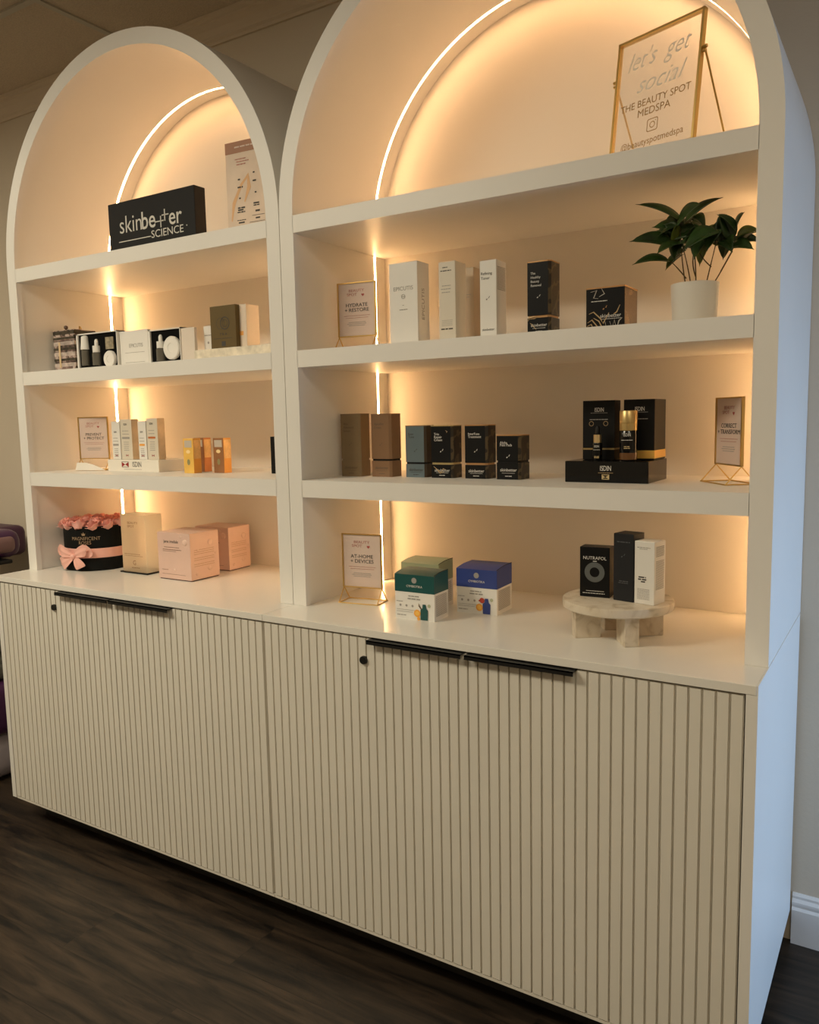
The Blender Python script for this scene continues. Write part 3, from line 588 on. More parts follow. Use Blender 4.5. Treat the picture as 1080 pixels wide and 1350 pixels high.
# ------------------------------------------------------------------ right unit: worktop bay
sign('gold framed sign reading at-home devices, standing on the worktop', (.158, .246, ZC), 8, .124, .195, 'AT-HOME', '+ DEVICES')
def supp_box(label, E, ang, w_, d_, h_, m, lidf, fruit):
    t = root_at('supplement_box', label, 'box', E, ang, w_, d_, ZC); zl = h_*(1-lidf)
    bm = bm_new(); box(bm, -w_/2+.0005, w_/2-.0005, -d_/2+.0005, d_/2-.0005, 0, zl); obj('carton', bm, WHITE, t)
    bm = bm_new()  # coloured lid with a shallow curved front of the top and a raised flap
    x0, x1, y0, y1 = -w_/2, w_/2, -d_/2, d_/2; N = 8
    top = [[bm.verts.new((x0+(x1-x0)*i/N, y0+(y1-y0)*j/N, h_-.006*(1-math.sin(math.pi*.5*min(1, j/N*1.6)))-.0*(i))) for j in range(N+1)] for i in range(N+1)]
    for i in range(N):
        for j in range(N): bm.faces.new((top[i][j], top[i+1][j], top[i+1][j+1], top[i][j+1]))
    lo = {}
    def low(v):
        k = (round(v.co.x, 5), round(v.co.y, 5))
        if k not in lo: lo[k] = bm.verts.new((v.co.x, v.co.y, zl))
        return lo[k]
    for seq in ([top[i][0] for i in range(N+1)], [top[N][j] for j in range(N+1)], [top[i][N] for i in range(N, -1, -1)], [top[0][j] for j in range(N, -1, -1)]):
        for a, b in zip(seq, seq[1:]): bm.faces.new((a, b, low(b), low(a)))
    lid = obj('lid', bm, m, t)
    bm = bm_new(); a = [(x1-.0005, y0+(y1-y0)*k/10, h_-.0055*(1-math.sin(math.pi*.5*min(1, k/10*1.6)))+.0008) for k in range(11)]
    tube(bm, a, .0009, 6); obj('flap_edge', bm, DARKM, lid)
    bm = bm_new(); disc(bm, 0, zl+(h_-zl)*.60, .0075, y0-.0006, 24); obj('emblem', bm, GREYINK, t)
    letter(t, [('CYMBIOTIKA', 0, zl+(h_-zl)*.30, .0058, 1, .02)], WINK, w_, d_)
    bars(t, [(-.018, .014, zl*.86, .0026), (-.020, .018, zl*.76, .0030)], GREYINK, w_, d_, name='title')
    bars(t, [(-w_*.46, -w_*.30, zl*.64, .0015), (-w_*.46, w_*.05, zl*.34, .0010), (-w_*.46, -w_*.05, zl*.27, .0010), (-w_*.45, -w_*.22, zl*.14, .0022)], GREYINK, w_, d_)
    bm = bm_new()
    for k in range(3): disc(bm, -w_*.36+k*w_*.155, zl*.50, .0032, y0-.0004, 14)
    obj('round_icons', bm, GREYINK, t)
    if fruit:
        bm = bm_new(); poly(bm, [(.018, .002), (.039, .002), (.040, .028), (.035, .033), (.0335, .043), (.0245, .043), (.0235, .033), (.018, .028)], y0-.0012); obj('printed_bottle', bm, m, t)
        bm = bm_new(); disc(bm, .008, .018, .0098, y0-.0008, 24); obj('orange_slice', bm, ORANGE, t)
        bm = bm_new(); disc(bm, .008, .018, .006, y0-.0010, 20); obj('orange_pulp', bm, mat('orange_light', (.9, .52, .10), .5), t)
        if fruit == 'cherry':
            bm = bm_new(); disc(bm, .016, .037, .0072, y0-.0009, 20); disc(bm, .008, .036, .0022, y0-.0009, 12); obj('printed_berry', bm, RED, t)
        else:
            bm = bm_new(); tube(bm, [(.020, y0-.0006, .030), (.016, y0-.0006, .036), (.012, y0-.0006, .044)], [.0016, .0014, .0005], 6); tube(bm, [(.018, y0-.0006, .032), (.011, y0-.0006, .039)], [.0012, .0004], 6); obj('vanilla_pod', bm, TAUPEINK, t)
            bm = bm_new(); disc(bm, .012, .0045, .0045, y0-.0009, 16); obj('orange_wedge', bm, ORANGE, t)
        bm = bm_new(); disc(bm, .043, .040, .0045, y0-.0006, 16); obj('seal_mark', bm, mat('pale_green_ink', (.42, .44, .30), .6), t)
    bars(t, [(y0*.8, y1*.75, zl*(.90-.045*i), .0011) for i in range(17)], GREYINK, w_, d_, face='side', name='side_print')
    return t
supp_box('teal lidded white box, front one of the green pair on the worktop', (.455, .138), 1, .117, .075, .123, TEAL, .42, 'vanilla')
supp_box('sage green lidded box tucked behind the teal one', (.398, .262), 1, .119, .080, .128, SAGE, .42, None)
supp_box('royal blue lidded white box, alone to the right of the teal one', (.566, .270), 2, .117, .098, .124, BLUE, .44, 'cherry')
def riser():
    cx, cy = .895, .232; t = thing('stone_riser', 'round travertine riser on four block legs, on the worktop', 'riser', (cx, cy, ZC), R(35))
    bm = bm_new(); lathe(bm, [(0, .068), (.121, .068), (.1255, .071), (.1265, .079), (.1255, .0885), (.122, .090), (0, .090)], 72); obj('disc_top', bm, TRAV, t, True)
    for k in range(4):
        a = math.pi/2*k; bm = bm_new(); box(bm, -.030, .030, -.0165, .0165, 0, .0678, .0015)
        o = obj('leg', bm, TRAV, t, loc=(.074*math.cos(a), .074*math.sin(a), 0), rot=(0, 0, a))
riser()
ZR = ZC+.0902
t = carton('supplement_carton', 'black carton with a grey ring on the front, left on the round stone riser', (.882, .212), 4, .070, .040, .118, ZR, BLACK)
letter(t, [('NUTRAFOL', 0, .092, .0078, 1, .03)], WINK, .07, .04); bars(t, [(-.004, .005, .085, .0016)], WINK, .07, .04, name='variant'); bars(t, [(-.020, .022, .0145, .0011), (-.028, .024, .0090, .0014)], WINK, .07, .04)
bm = bm_new(); disc(bm, 0, .059, .0235, -.0206, 48, .0115); obj('ring_print', bm, mat('ring_grey', (.11, .12, .12), .5), t)
t = carton('slim_carton', 'tallest slim charcoal carton in the middle of the round stone riser', (.9425, .193), -12, .050, .050, .155, ZR, DGREY)
bars(t, [(-.016, .016, .136, .0022), (-.010, .012, .046, .0020), (-.012, .012, .042, .0016)], mat('faint_ink', (.08, .082, .09), .5), .05, .05); bm = bm_new(); tick_mark(bm, 0, .105, .006, -.0255); obj('tick_mark', bm, mat('faint_ink', (.08, .082, .09), .5), t)
t = carton('slim_carton', 'slim white carton against the charcoal one, right on the round stone riser', (.9925, .182), -13, .0485, .050, .142, ZR, WHITE)
bars(t, [(-.018, .014, .128, .0016), (-.012, .008, .1245, .0012)], GREYINK, .0485, .05, name='title'); bars(t, [(-.014, .004, .061, .0030), (-.015, .005, .056, .0030), (-.008, .002, .051, .0030)], INK, .0485, .05, name='name_line'); bars(t, [(-.017, .013, .034-.0032*i, .0011) for i in range(8)], GREYINK, .0485, .05)
bars(t, [(-.018, .018, .130-.003*i, .0013) for i in range(8)]+[(-.018, .018, .098-.003*i, .0013) for i in range(22)], GREYINK, .0485, .05, face='side', name='side_print')

# ------------------------------------------------------------------ left unit: top bay
t = carton('logo_block', 'long black block with white lettering on the top shelf of the left arch', (-.385, .200), 0, .392, .045, .165, Z3+.0005, mat('matte_black', (.010, .010, .011), .6, spec=.2), cat='sign', part='block', bev=.002)
wl = mat('logo_white', (.62, .60, .56), .6)
letter(t, [('skin', -.091, .0905, .055, .92, -.006), ('be', -.009, .0905, .055, .90, .010), ('er', .1105, .0865, .052, .92, .010), ('SCIENCE', .073, .0455, .0235, 1.14, .004)], wl, .392, .045)
bm = bm_new(); yy = -.0235
def rc(bm, a, b, c, d): box(bm, a, b, yy, yy+.0006, c, d)
rc(bm, .0455, .0495, .062, .096); rc(bm, .020, .060, .0795, .083); rc(bm, .0640, .0680, .079, .114); rc(bm, .053, .083, .0955, .099); rc(bm, -.150, .000, .0405, .0432); disc(bm, .160, .053, .002, yy, 10)
obj('logo_strokes', bm, wl, t)
def poster():
    t = thing('display_card', 'tall printed card with a brown header, behind the right edge of the left arch', 'display card', (-.206, .25, Z3+.0005), R(4))
    bm = bm_new(); box(bm, -.085, .085, -.004, .004, 0, .272); obj('card', bm, mat('peach_card', (.70, .56, .44), .5, noise=.1, nscale=12), t)
    bm = bm_new(); box(bm, -.0852, .0852, -.0046, -.0038, .240, .272); obj('header_band', bm, mat('brown_header', (.34, .15, .07), .5), t)
    bars(t, [(-.05, .03, .256, .004)], CARD, y=-.0048, name='header_print')
    bars(t, [(-.05, -.01, .222, .0024), (-.045, .0, .215, .0024), (-.045, -.012, .207, .003)], PINKINK, y=-.0044)
    bm = bm_new(); tube(bm, [(-.07, -.0044, .05), (-.06, -.0044, .10), (-.03, -.0044, .15), (-.005, -.0044, .172), (-.002, -.0044, .14), (-.02, -.0044, .10)], [.002, .006, .004, .008, .007, .002], 8)
    bmesh.ops.scale(bm, vec=(1, .03, 1), verts=bm.verts[:], space=Matrix.Translation((0, .0044, 0))); obj('orange_swirl', bm, mat('orange_wash', (.74, .44, .22), .6), t)
    bars(t, [(-.042, -.034, .165, .004), (-.044, -.025, .143, .004), (-.040, -.034, .112, .004), (-.046, -.02, .085, .004), (-.046, -.022, .079, .004), (-.048, -.02, .073, .003), (-.05, -.018, .05, .002), (-.045, -.02, .043, .004)], INK, y=-.0044, name='ingredient_print')
    bars(t, [(.014, .02, .178, .004), (.012, .024, .155, .004), (.018, .024, .122, .004), (.012, .035, .092, .004), (.012, .036, .086, .003), (.018, .036, .07, .005), (.005, .05, .058, .001), (.018, .034, .05, .004), (-.005, .05, .040, .001)], INK, y=-.0044, name='column_print')
    letter(t, [('REVISION', .0, .012, .009, 1, .02)], INK, y=-.0044)
poster()

# ------------------------------------------------------------------ left unit: bay Z2
def tiered():
    t = root_at('gift_tower', 'patterned four tier gift box with a gold clasp, left end of the shelf', 'gift box', (-1.061, .25), 0, .118, .09, Z2)
    chk = mat('patterned_wrap', (.25, .2, .17), .5); nt, b = nodes(chk)
    tc = nt.nodes.new('ShaderNodeTexCoord'); v = nt.nodes.new('ShaderNodeTexVoronoi'); v.inputs['Scale'].default_value = 70; rp = nt.nodes.new('ShaderNodeValToRGB'); e = rp.color_ramp.elements
    e[0].position = .2; e[0].color = (.05, .04, .03, 1); e[1].position = .75; e[1].color = (.52, .42, .38, 1); x = e.new(.45); x.color = (.22, .14, .12, 1)
    nt.links.new(tc.outputs['Object'], v.inputs['Vector']); nt.links.new(v.outputs['Color'], rp.inputs[0]); nt.links.new(rp.outputs[0], b.inputs['Base Color'])
    dk = mat('dark_patterned_band', (.05, .04, .025), .5, noise=.8, nscale=60)
    pal = mat('pale_patterned_band', (.50, .42, .38), .5, noise=.4, nscale=50)
    for k in range(4):
        z = .001+k*.0375
        bm = bm_new(); box(bm, -.059, .059, -.045, .045, z, z+.0365, .002); tr = obj('tray', bm, chk, t)
        bm = bm_new(); box(bm, -.0595, .0595, -.0455, .0455, z+.021, z+.0335); obj('light_band', bm, pal if k < 3 else dk, tr)
        if k: bm = bm_new(); box(bm, -.0597, .0597, -.0457, .0457, z+.004, z+.012); obj('dark_band', bm, dk, tr)
    bm = bm_new(); box(bm, -.030, -.020, -.0475, -.0455, .02, .108, .001); obj('clasp', bm, mat('cream_gold', (.80, .62, .38), .35, metal=.3), t)
    bm = bm_new(); lathe(bm, [(0, .151), (.003, .151), (.003, .155), (.0075, .160), (.0065, .167), (0, .170)], 20, (-.018, -.02, 0)); obj('knob', bm, mat('brown_knob', (.10, .05, .03), .4), t, True)
    bm = bm_new(); tube(bm, [(.03, 0, .152), (.038, -.005, .163), (.05, -.01, .160), (.056, -.012, .152)], .0022, 8); obj('ribbon_loop', bm, GOLD, t, True)
tiered()
def kit(label, E, w_, h_, items, d_=.035, innerx=None):
    """shallow open white box lined in black, standing upright and facing out"""
    t = root_at('gift_set_box', label, 'gift set', E, 0, w_, d_, Z2); e = .009
    bm = bm_new(); x0, x1 = -w_/2, w_/2
    for a in ((x0, x0+e, 0, h_), (x1-.003, x1, 0, h_), (x0, x1, 0, .003), (x0, x1, h_-.004, h_)): box(bm, a[0], a[1], -d_/2, d_/2-.002, a[2], a[3])
    box(bm, x0, x1, d_/2-.002, d_/2, 0, h_); obj('carton', bm, WHITE, t)
    bm = bm_new(); box(bm, x0+e, x1-.003, -d_/2+.006, d_/2-.002, .003, h_-.004); obj('lining', bm, mat('black_foam', (.004, .004, .004), .9, spec=.1), t)
    y = -d_/2+.004
    for it in items:
        k, x, z, s = it
        if k == 'spray':
            bm = bm_new(); lathe(bm, [(0, 0), (.015*s, 0), (.0165*s, .002), (.0165*s, .056*s), (.012*s, .060*s), (0, .060*s)], 24, (x, y, z)); o = obj('spray_bottle', bm, GLASSD, t, True)
            bm = bm_new(); lathe(bm, [(0, .060*s), (.0185*s, .060*s), (.014*s, .108*s), (.006*s, .112*s), (0, .112*s)], 24, (x, y, z)); obj('cap', bm, WHITE, o, True)
        if k == 'dropper':
            bm = bm_new(); lathe(bm, [(0, 0), (.016*s, 0), (.018*s, .002), (.018*s, .044*s), (.014*s, .048*s), (0, .048*s)], 24, (x, y, z)); o = obj('dropper_bottle', bm, GLASSD, t, True)
            bm = bm_new(); lathe(bm, [(0, .048*s), (.0155*s, .048*s), (.0155*s, .072*s), (.008*s, .073*s), (.0075*s, .090*s), (.004*s, .097*s), (0, .098*s)], 24, (x, y, z)); obj('cap', bm, WHITE, o, True)
        if k == 'jar':
            bm = bm_new(); lathe(bm, [(0, 0), (s, 0), (s, .010), (s*.92, .013), (s*.4, .0135), (s*.36, .0120), (0, .0120)], 40); o = obj('jar', bm, WHITE, t, True, loc=(x, y+.004, z), rot=(R(90), 0, 0))
        if k == 'label':
            bm = bm_new(); box(bm, x-s, x+s, y-.003, y+.001, z-s, z+s); o = obj('square_label', bm, mat('grey_gold_foil', (.30, .26, .18), .4, noise=.4, nscale=90), t)
    return t
kit('open gift set box with two bottles, a jar and a square label in black lining', (-.822, .24), .215, .128, [('spray', -.064, .018, .92), ('dropper', -.004, .016, .92), ('jar', .066, .034, .0285), ('label', .066, .088, .020)])
t = carton('gift_set_lid', 'flat pale lid with faint lettering between the two open gift sets', (-.681, .25), 0, .139, .012, .122, Z2, WHITE, cat='carton', part='panel')  # lid of a gift set, stood upright beside it
letter(t, [('EPICUTIS', .01, .072, .0125, 1.0, -.004)], GREYINK, .139, .012); bars(t, [(-.045, .05, .050, .0012), (-.045, .05, .018, .0012)], GREYINK, .139, .012)
kit('open gift set box with one bottle and a large round jar in black lining', (-.5185, .24), .1495, .115, [('dropper', -.020, .012, .88), ('jar', .034, .052, .037)])
bm = bm_new(); t = carton('gift_set_lid', 'plain blank pale lid right of the large round jar', (-.4555, .24), 0, .059, .012, .110, Z2, mat('warm_white_carton', (.70, .62, .54), .5), cat='carton', part='panel'); bm.free()  # lid of the second gift set, a thin upright panel
t = carton('small_carton', 'pale carton behind the left end of the mottled stone block', (-.396, .275), 0, .055, .032, .114, Z2, WHITE)
bars(t, [(-.024, .006, .085, .0028)], GREYINK, .055, .032); bm = bm_new(); disc(bm, -.008, .062, .004, -.0163, 14); obj('emblem', bm, GREYINK, t)
t = carton('stone_block', 'long low mottled cream block carrying the olive and white boxes', (-.1, .195), 0, .313, .115, .0325, Z2, mat('terrazzo', (.74, .67, .54), .4, noise=.2, nscale=45), cat='riser', part='slab')
ZS = Z2+.0330
t = carton('boxed_kit', 'dark olive carton with an overlapping circle emblem on the mottled block', (-.255, .215), 0, .104, .018, .126, ZS, OLIVE, bev=.001)
bm = bm_new(); disc(bm, .008, .074, .019, -.0096, 40, .0165); disc(bm, -.010, .074, .017, -.0094, 40, .016); disc(bm, .008, .074, .011, -.0096, 32, .0098); obj('emblem', bm, INK, t)
letter(t, [('T R A', 0, .042, .0075, 1.2, .02)], INK, .104, .018); bars(t, [(-.040, .035, .030, .0012), (-.008, .008, .014, .014)], INK, .104, .018)
t = carton('small_carton', 'white carton with an orange label beside the dark olive one', (-.228, .232), 0, .050, .056, .126, ZS, mat('peach_white_carton', (.78, .66, .54), .45))
bm = bm_new(); box(bm, -.024, .012, -.0287, -.028, .036, .048); obj('orange_label', bm, mat('label_orange', (.85, .40, .10), .5), t)

# ------------------------------------------------------------------ left unit: bay Z1
sign('gold framed sign reading prevent and protect, on the left end of the shelf', (-1.055, .30, Z1), 22, .117, .192, 'PREVENT', '+ PROTECT')
bm = bm_new()  # glare on the sign's clear base, modelled as a thin white shape
pw = [(-.060, .002), (.060, .002), (.040, .012), (.012, .022), (-.015, .029), (-.052, .030)]
a = [bm.verts.new((x, -.002, z)) for x, z in pw]; b = [bm.verts.new((x, .002, z)) for x, z in pw]
bm.faces.new(a); bm.faces.new(b[::-1])
for i in range(6): bm.faces.new((a[i], a[(i+1) % 6], b[(i+1) % 6], b[i]))
o = obj('base_glare', bm, mat('glare_white', (.85, .82, .76), .4)); o.location = (-1.035, .262, Z1); o.rotation_euler = (0, 0, R(18)); tag(o, 'small white curved shape standing in for glare at the foot of the prevent sign', 'card')
def riser_white():
    w_, d_, h_ = .262, .115, .041
    t = carton('display_riser', 'low white riser with a red hourglass emblem, holding four sunscreen cartons', (-.686, .270), 0, w_, d_, h_, Z1, mat('gloss_white', (.80, .76, .68), .2), cat='display riser', part='body')
    letter(t, [('ISDIN', .022, h_*.60, .019, .72, 0)], INK, w_, d_); bars(t, [(-.045, .045, h_*.2, .0016)], GREYINK, w_, d_)
    bm = bm_new(); yy = -d_/2-.0006; z = h_*.60
    for s in (-1, 1): poly(bm, [(-.038, z), (-.038+s*.018, z+.009), (-.038+s*.018, z-.009)], yy)
    obj('emblem', bm, mat('dark_red_ink', (.30, .02, .02), .5), t)
    bm = bm_new(); yy = -d_/2-.0004; box(bm, -.055, -.021, yy, yy+.0003, z+.0085, z+.010); box(bm, -.055, -.021, yy, yy+.0003, z-.010, z-.0085); obj('emblem_bar', bm, INK, t)
riser_white()
ZW = Z1+.0412
def sun(label, E, w_, d_, h_, acc, m=WHITE, tint=None, titlef=.87):
    t = carton('sunscreen_carton', label, E, 0, w_, d_, h_, ZW, m, group=None)
    letter(t, [('ISDIN', -w_*.05, h_*titlef, .0075*min(1, w_/.06+.15), .66, .012)], INK, w_, d_)
    if tint:
        o = t.children[0]; o.data.materials.append(tint)
        for p in o.data.polygons:
            if p.normal.x > .5: p.material_index = 1
    bars(t, [(-w_*.33, w_*.2, h_*(titlef-.16), .002), (-w_*.33, w_*.25, h_*(titlef-.24), .002)], GREYINK, w_, d_)
    bm = bm_new(); box(bm, -w_*.38, w_*.28, -d_/2-.0005, -d_/2, h_*(titlef-.36), h_*(titlef-.31)); obj('colour_band', bm, acc, t)
    bars(t, [(-w_*.25, w_*.2, h_*(titlef-.44-.05*i), .002) for i in range(5)], GREYINK, w_, d_, name='small_print')
    bm = bm_new(); z = h_*.10; yy = -d_/2-.0006
    for s in (-1, 1): poly(bm, [(0, z), (s*.006, z+.004), (s*.006, z-.004)], yy)
    obj('emblem', bm, mat('dark_red_ink', (.30, .02, .02), .5), t); return t
sun('narrow white carton at the left end of the white riser', (-.897, .288), .043, .03, .132, GREYINK, titlef=.72)
sun('wide cream carton, second from left on the white riser', (-.837, .290), .058, .030, .139, GREYINK, CREAM, mat('gold_side_print', (.70, .54, .36), .4, noise=.2, nscale=25))
sun('narrow white carton with an orange stripe, third from left on the white riser', (-.762, .288), .040, .03, .131, ORANGE, titlef=.72)
sun('wide cream carton with a rust orange band, right end of the white riser', (-.706, .290), .054, .032, .140, mat('rust_ink', (.50, .15, .04), .5), CREAM, mat('gold_side_print', (.70, .54, .36), .4, noise=.2, nscale=25))
def amber(label, E, m, side, w_=.049, d_=.032, h_=.113, face=CREAM):
    t = carton('amber_carton', label, E, -3, w_, d_, h_, Z1, m); o = t.children[0]; o.data.materials.append(side)
    for p in o.data.polygons:
        if p.normal.x > .5: p.material_index = 1
    bm = bm_new(); box(bm, -w_*.36, w_*.36, -d_/2-.0006, -d_/2, h_*.74, h_*.94, .0002); obj('cap_print', bm, mat('pale_grey_print', (.55, .48, .40), .4), t)
    bm = bm_new(); disc(bm, 0, h_*.62, .010, -d_/2-.0007, 20, zs=.6); obj('light_spot', bm, mat('cream_glow_print', (.9, .68, .35), .5), t)
    bm = bm_new(); box(bm, w_/2, w_/2+.0005, -d_*.42, d_*.42, h_*.42, h_*.95); obj('side_panel_print', bm, mat('peach_print', (.85, .52, .20), .5, noise=.2, nscale=60), t)
    bm = bm_new(); disc(bm, 0, h_*.32, .007, -d_/2-.0007, 16, zs=1.4); obj('emblem', bm, mat('olive_print', (.28, .26, .12), .5), t); return t
amber('bright yellow amber carton, front left of the three small amber ones', (-.510, .262), YAMB, AMBER)
amber('rust brown amber carton behind the bright yellow one', (-.538, .335), BAMB, mat('rust_side', (.55, .20, .05), .4, noise=.15, nscale=30))
amber('dark brown amber carton standing apart on the right of the small amber ones', (-.413, .300), BAMB, AMBER)
t = carton('tall_carton', 'black carton mostly hidden behind the right post of the left unit', (-.185, .33), 0, .056, .04, .115, Z1, BLACK)

# ------------------------------------------------------------------ left unit: worktop bay
def hat_box():
    r = .118; t = thing('rose_hat_box', 'round black hat box of pink roses tied with a pink satin bow', 'flower box', (-1.065, .300, ZC+.0005), 0)
    bm = bm_new(); lathe(bm, [(0, 0), (r-.002, 0), (r, .002), (r, .158), (r-.003, .158), (r-.003, .145), (0, .145)], 72); obj('box', bm, mat('black_velvet', (.006, .0065, .006), .7, spec=.15), t, True)
    bm = bm_new(); lathe(bm, [(r+.0003, .046), (r+.0012, .047), (r+.0012, .079), (r+.0003, .080)], 72); obj('ribbon', bm, RIBBON, t, True)
    # facing direction of the print and the bow
    a0 = R(-62)
    f = Vector((math.cos(a0), math.sin(a0), 0)); s = Vector((-f.y, f.x, 0))
    def wrap(o):   # bend flat front meshes (x along, y depth, z up) onto the box
        for v in o.data.vertices:
            x, y, z = v.co; a = a0+x/r; rr = r+.0010-y; v.co = (rr*math.cos(a), rr*math.sin(a), z)
        return o
    letter(t, [('MAGNIFICENT', .006, .116, .0125, .92, .0), ('ROSES', .004, .101, .0125, .92, .0)], mat('gold_print', (.36, .25, .15), .5), y=0, post=wrap)
    bm = bm_new(); poly(bm, [(-.004, .127), (.006, .127), (.008, .136), (.004, .132), (.001, .140), (-.002, .132), (-.006, .136)], -.0006); wrap(obj('crown_print', bm, mat('gold_print', (.36, .25, .15), .5), t))
    # bow
    bw = bpy.data.objects.new('bow', None)
    def strip(pts, wd, name):
        bm = bm_new(); rows = []
        for (x, z, y), w_ in zip(pts, [k*1.15 for k in wd]):
            a = a0-R(17)+x/r; rr = r+.004+y; P = Vector((rr*math.cos(a), rr*math.sin(a), z)); rows.append((P, w_))
        V = []
        for i, (P, w_) in enumerate(rows):
            T = (rows[min(i+1, len(rows)-1)][0]-rows[max(i-1, 0)][0]).normalized(); nn = Vector((math.cos(a0-R(17)), math.sin(a0-R(17)), 0)); sd = T.cross(nn).normalized()
            V.append([bm.verts.new(P+sd*w_*k+nn*(.003*math.cos(k*5))) for k in (-1, -.5, 0, .5, 1)])
        for i in range(len(V)-1):
            for k in range(4): bm.faces.new((V[i][k], V[i][k+1], V[i+1][k+1], V[i+1][k]))
        o = obj(name, bm, RIBBON, t, True); m_ = o.modifiers.new('s', 'SOLIDIFY'); m_.thickness = .0008; sb = o.modifiers.new('b', 'SUBSURF'); sb.levels = 1; sb.render_levels = 1; return o
    strip([(0, .056, .006), (-.018, .064, .016), (-.036, .072, .020), (-.054, .076, .018), (-.066, .070, .010), (-.056, .062, .004), (-.036, .058, .002), (-.012, .055, .002)], [.006, .013, .019, .023, .022, .018, .013, .006], 'bow_loop')
    strip([(0, .056, .006), (.016, .064, .016), (.034, .074, .021), (.050, .080, .019), (.060, .074, .010), (.050, .066, .004), (.034, .060, .002), (.012, .055, .002)], [.006, .012, .018, .023, .022, .018, .012, .006], 'bow_loop')
    strip([(-.002, .054, .005), (-.018, .044, .012), (-.036, .034, .014), (-.052, .026, .013), (-.066, .020, .012)], [.006, .014, .019, .021, .019], 'bow_tail')
    strip([(.002, .054, .005), (.011, .044, .013), (.019, .034, .016), (.026, .024, .016), (.030, .014, .014)], [.006, .012, .017, .020, .021], 'bow_tail')
    bm = bm_new(); a = a0-R(17); bmesh.ops.create_uvsphere(bm, u_segments=16, v_segments=10, radius=.011, matrix=Matrix.Translation(((r+.012)*math.cos(a), (r+.012)*math.sin(a), .055)) @ Matrix.Diagonal((1, 1, .8, 1))); obj('bow_knot', bm, RIBBON, t, True)
    # roses
    def rose_mesh():
        bm = bmesh.new(); rnd = random.Random(3)
        for n, rad, ht, fl in ((2, .004, .020, .0), (3, .008, .0195, .001), (4, .0125, .018, .003), (5, .0175, .015, .005), (6, .022, .010, .006)):
            ph = rnd.uniform(0, 6); N = 40; rows = []
            for v in (0, .35, .7, .9, 1):
                row = []
                for k in range(N):
                    a = 2*math.pi*k/N; lobe = abs(math.sin(a*n/2+ph)); rr = rad*(.55+.45*math.sin(v*1.6))*(.86+.16*lobe)+fl*max(0, v-.6)*2.2*(.4+.6*lobe)
                    z = -.012+(ht+.012)*v*(.80+.20*lobe)-(fl*.5 if v == 1 else 0); row.append(bm.verts.new((rr*math.cos(a), rr*math.sin(a), z)))
                rows.append(row)
            for i in range(4):
                for k in range(N): bm.faces.new((rows[i][k], rows[i][(k+1) % N], rows[i+1][(k+1) % N], rows[i+1][k]))
        return bm
    ro = obj('rose', rose_mesh(), ROSE, t, True); first = True
    for n, rr in ((1, 0), (6, .044), (12, .088), (14, .112)):
        for k in range(n):
            o = ro if first else ro.copy()
            if not first: C.objects.link(o); o.parent = t
            first = False; a = 2*math.pi*k/n+rr*9; z = .172-.4*rr*rr/.12
            o.location = (rr*math.cos(a), rr*math.sin(a), z if rr < .1 else .160); o.rotation_euler = (-math.sin(a)*-rr*4.5, -math.cos(a)*-rr*4.5*1, random.uniform(0, 6)); o.scale = (1.02,)*3
hat_box()
def glossy():
    w_, d_, h_ = .124, .075, .205
    t = root_at('acrylic_display', 'glossy translucent gold display block on a dark base plate', 'display', (-.748, .248), 0, w_, d_, ZC)
    bm = bm_new(); box(bm, -w_/2-.012, w_/2+.004, -d_/2-.004, d_/2+.01, 0.0003, .005, .001); obj('base_plate', bm, BLACK, t)
    bm = bm_new(); box(bm, -w_/2, w_/2, -d_/2, d_/2, .0052, h_, .002); obj('block', bm, FROST, t)
    letter(t, [('BEAUTY', 0, h_*.86, .0085, 1.25, 0), ('SPOT', -.01, h_*.80, .0085, 1.25, 0), ('G', .0, h_*.18, .017, 1, .0)], mat('gold_print_light', (.30, .19, .09), .5), w_, d_)
    bars(t, [(-.05, .03, h_*.33, .0018), (-.05, .045, h_*.30, .0014), (-.015, .025, h_*.10, .0025)], mat('gold_print_light', (.30, .19, .09), .5), w_, d_)
glossy()
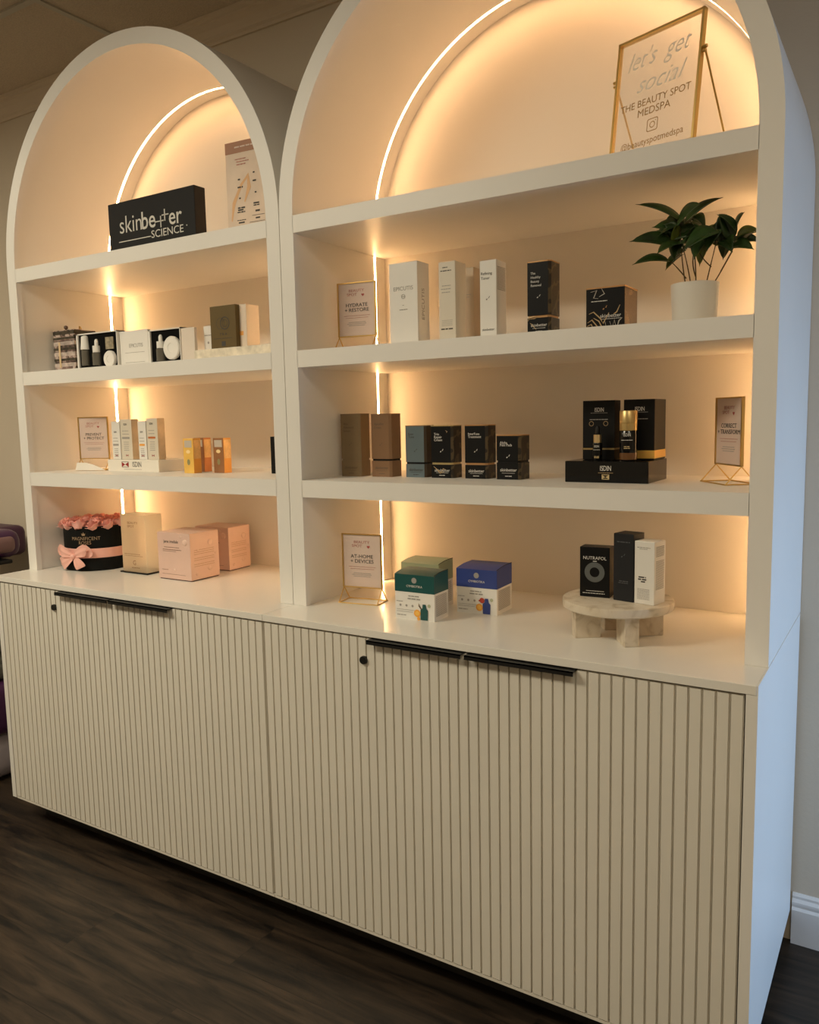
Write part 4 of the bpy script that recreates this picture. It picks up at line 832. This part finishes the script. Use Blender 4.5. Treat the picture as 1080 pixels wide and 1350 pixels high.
def pink(label, E, ang, w_, d_, h_):
    t = carton('device_box', label, E, ang, w_, d_, h_-.003, ZC+.003, PINKBOX, bev=.0015)
    bm = bm_new(); box(bm, -w_/2+.003, w_/2-.003, -d_/2+.003, d_/2-.003, -.0028, .0); obj('base', bm, mat('dark_red_base', (.10, .03, .02), .6), t)
    letter(t, [('jane iredale', -.012, h_*.79, .0108, 1, .04)], INK, w_, d_); bars(t, [(-.045, .025, h_*.67, .0018), (-.052, .035, h_*.62, .0022), (-.052, .01, h_*.585, .0012)], mat('brown_ink', (.25, .14, .10), .6), w_, d_)
    bars(t, [(-.060, -.03, h_*.19, .0014), (-.06, .05, h_*.10, .0010)], mat('brown_ink', (.25, .14, .10), .6), w_, d_, name='small_print')
    bars(t, [(-d_*.38, d_*.32, h_*(.62-.042*i), .0018) for i in (0, 1, 2, 4, 5, 7, 8)], mat('peach_ink', (.50, .30, .19), .6), w_, d_, face='side', name='side_print')
    rnd = random.Random(5)
    for (x, z, r_, fc) in ((.053, h_*.79, .012, 0), (.035, h_*.90, .006, 0), (.0, h_*.20, .006, 0), (d_*.2, h_*.75, .012, 1), (-d_*.25, h_*.62, .005, 1), (d_*.15, h_*.2, .009, 1), (-d_*.3, h_*.12, .006, 1), (d_*.38, h_*.5, .005, 1)):
        bm = bm_new(); p_ = (x, -d_/2, z) if fc == 0 else (w_/2, x, z); sc_ = (1, .28, .85) if fc == 0 else (.28, 1, .85)
        bmesh.ops.create_uvsphere(bm, u_segments=16, v_segments=10, radius=r_, matrix=Matrix.Translation(p_) @ Matrix.Diagonal((*sc_, 1))); obj('droplet', bm, mat('blush_droplet', (.78, .56, .47), .2), t, True)
pink('front blush pink cube box with water drops, on the left worktop', (-.511, .228), 0, .154, .127, .158)
pink('rear blush pink cube box, half hidden behind the front one', (-.534, .425), 2, .155, .110, .152)

# ------------------------------------------------------------------ pedicure chair beyond the left end
def chair():
    t = thing('spa_chair', 'purple padded spa chair with white base beyond the left end of the cabinets', 'chair', (-2.05, .22, 0), 0)
    def rbox(nm, x0, x1, y0, y1, z0, z1, b, m, par=t, seg=4):
        bm = bm_new(); box(bm, x0, x1, y0, y1, z0, z1); bmesh.ops.bevel(bm, geom=bm.edges[:], offset=b, segments=seg, profile=.5, affect='EDGES'); return obj(nm, bm, m, par, True)
    rbox('base', -.55, .47, -.35, .34, .003, .19, .06, LAV)
    rbox('seat_body', -.5, .49, -.30, .30, .191, .40, .04, PURPLE)
    rbox('seat', -.45, .46, -.28, .28, .401, .60, .05, mat('mottled_upholstery', (.14, .14, .12), .6, noise=.9, nscale=35))
    bm = bm_new(); tube(bm, [(.40, -.06, .59), (.40, -.06, .885)], .03, 16); obj('armrest_post', bm, HANDLE, t, True)
    rbox('tray', .0, .47, -.20, .06, .872, .888, .006, HANDLE)
    a = rbox('armrest', -.15, .45, -.24, .125, .889, 1.003, .045, PURPLE, seg=6)
    rbox('armrest_pad', .35, .456, -.21, .095, .908, .984, .028, MAUVE, a, 6)
    bm = bm_new(); tube(bm, [(-.1, .24, .59), (-.1, .24, .86)], .03, 16); obj('backrest_post', bm, HANDLE, t, True)
    rbox('backrest', -.5, .10, .130, .37, .835, .972, .035, mat('dark_purple_vinyl', (.055, .014, .045), .4))
chair()
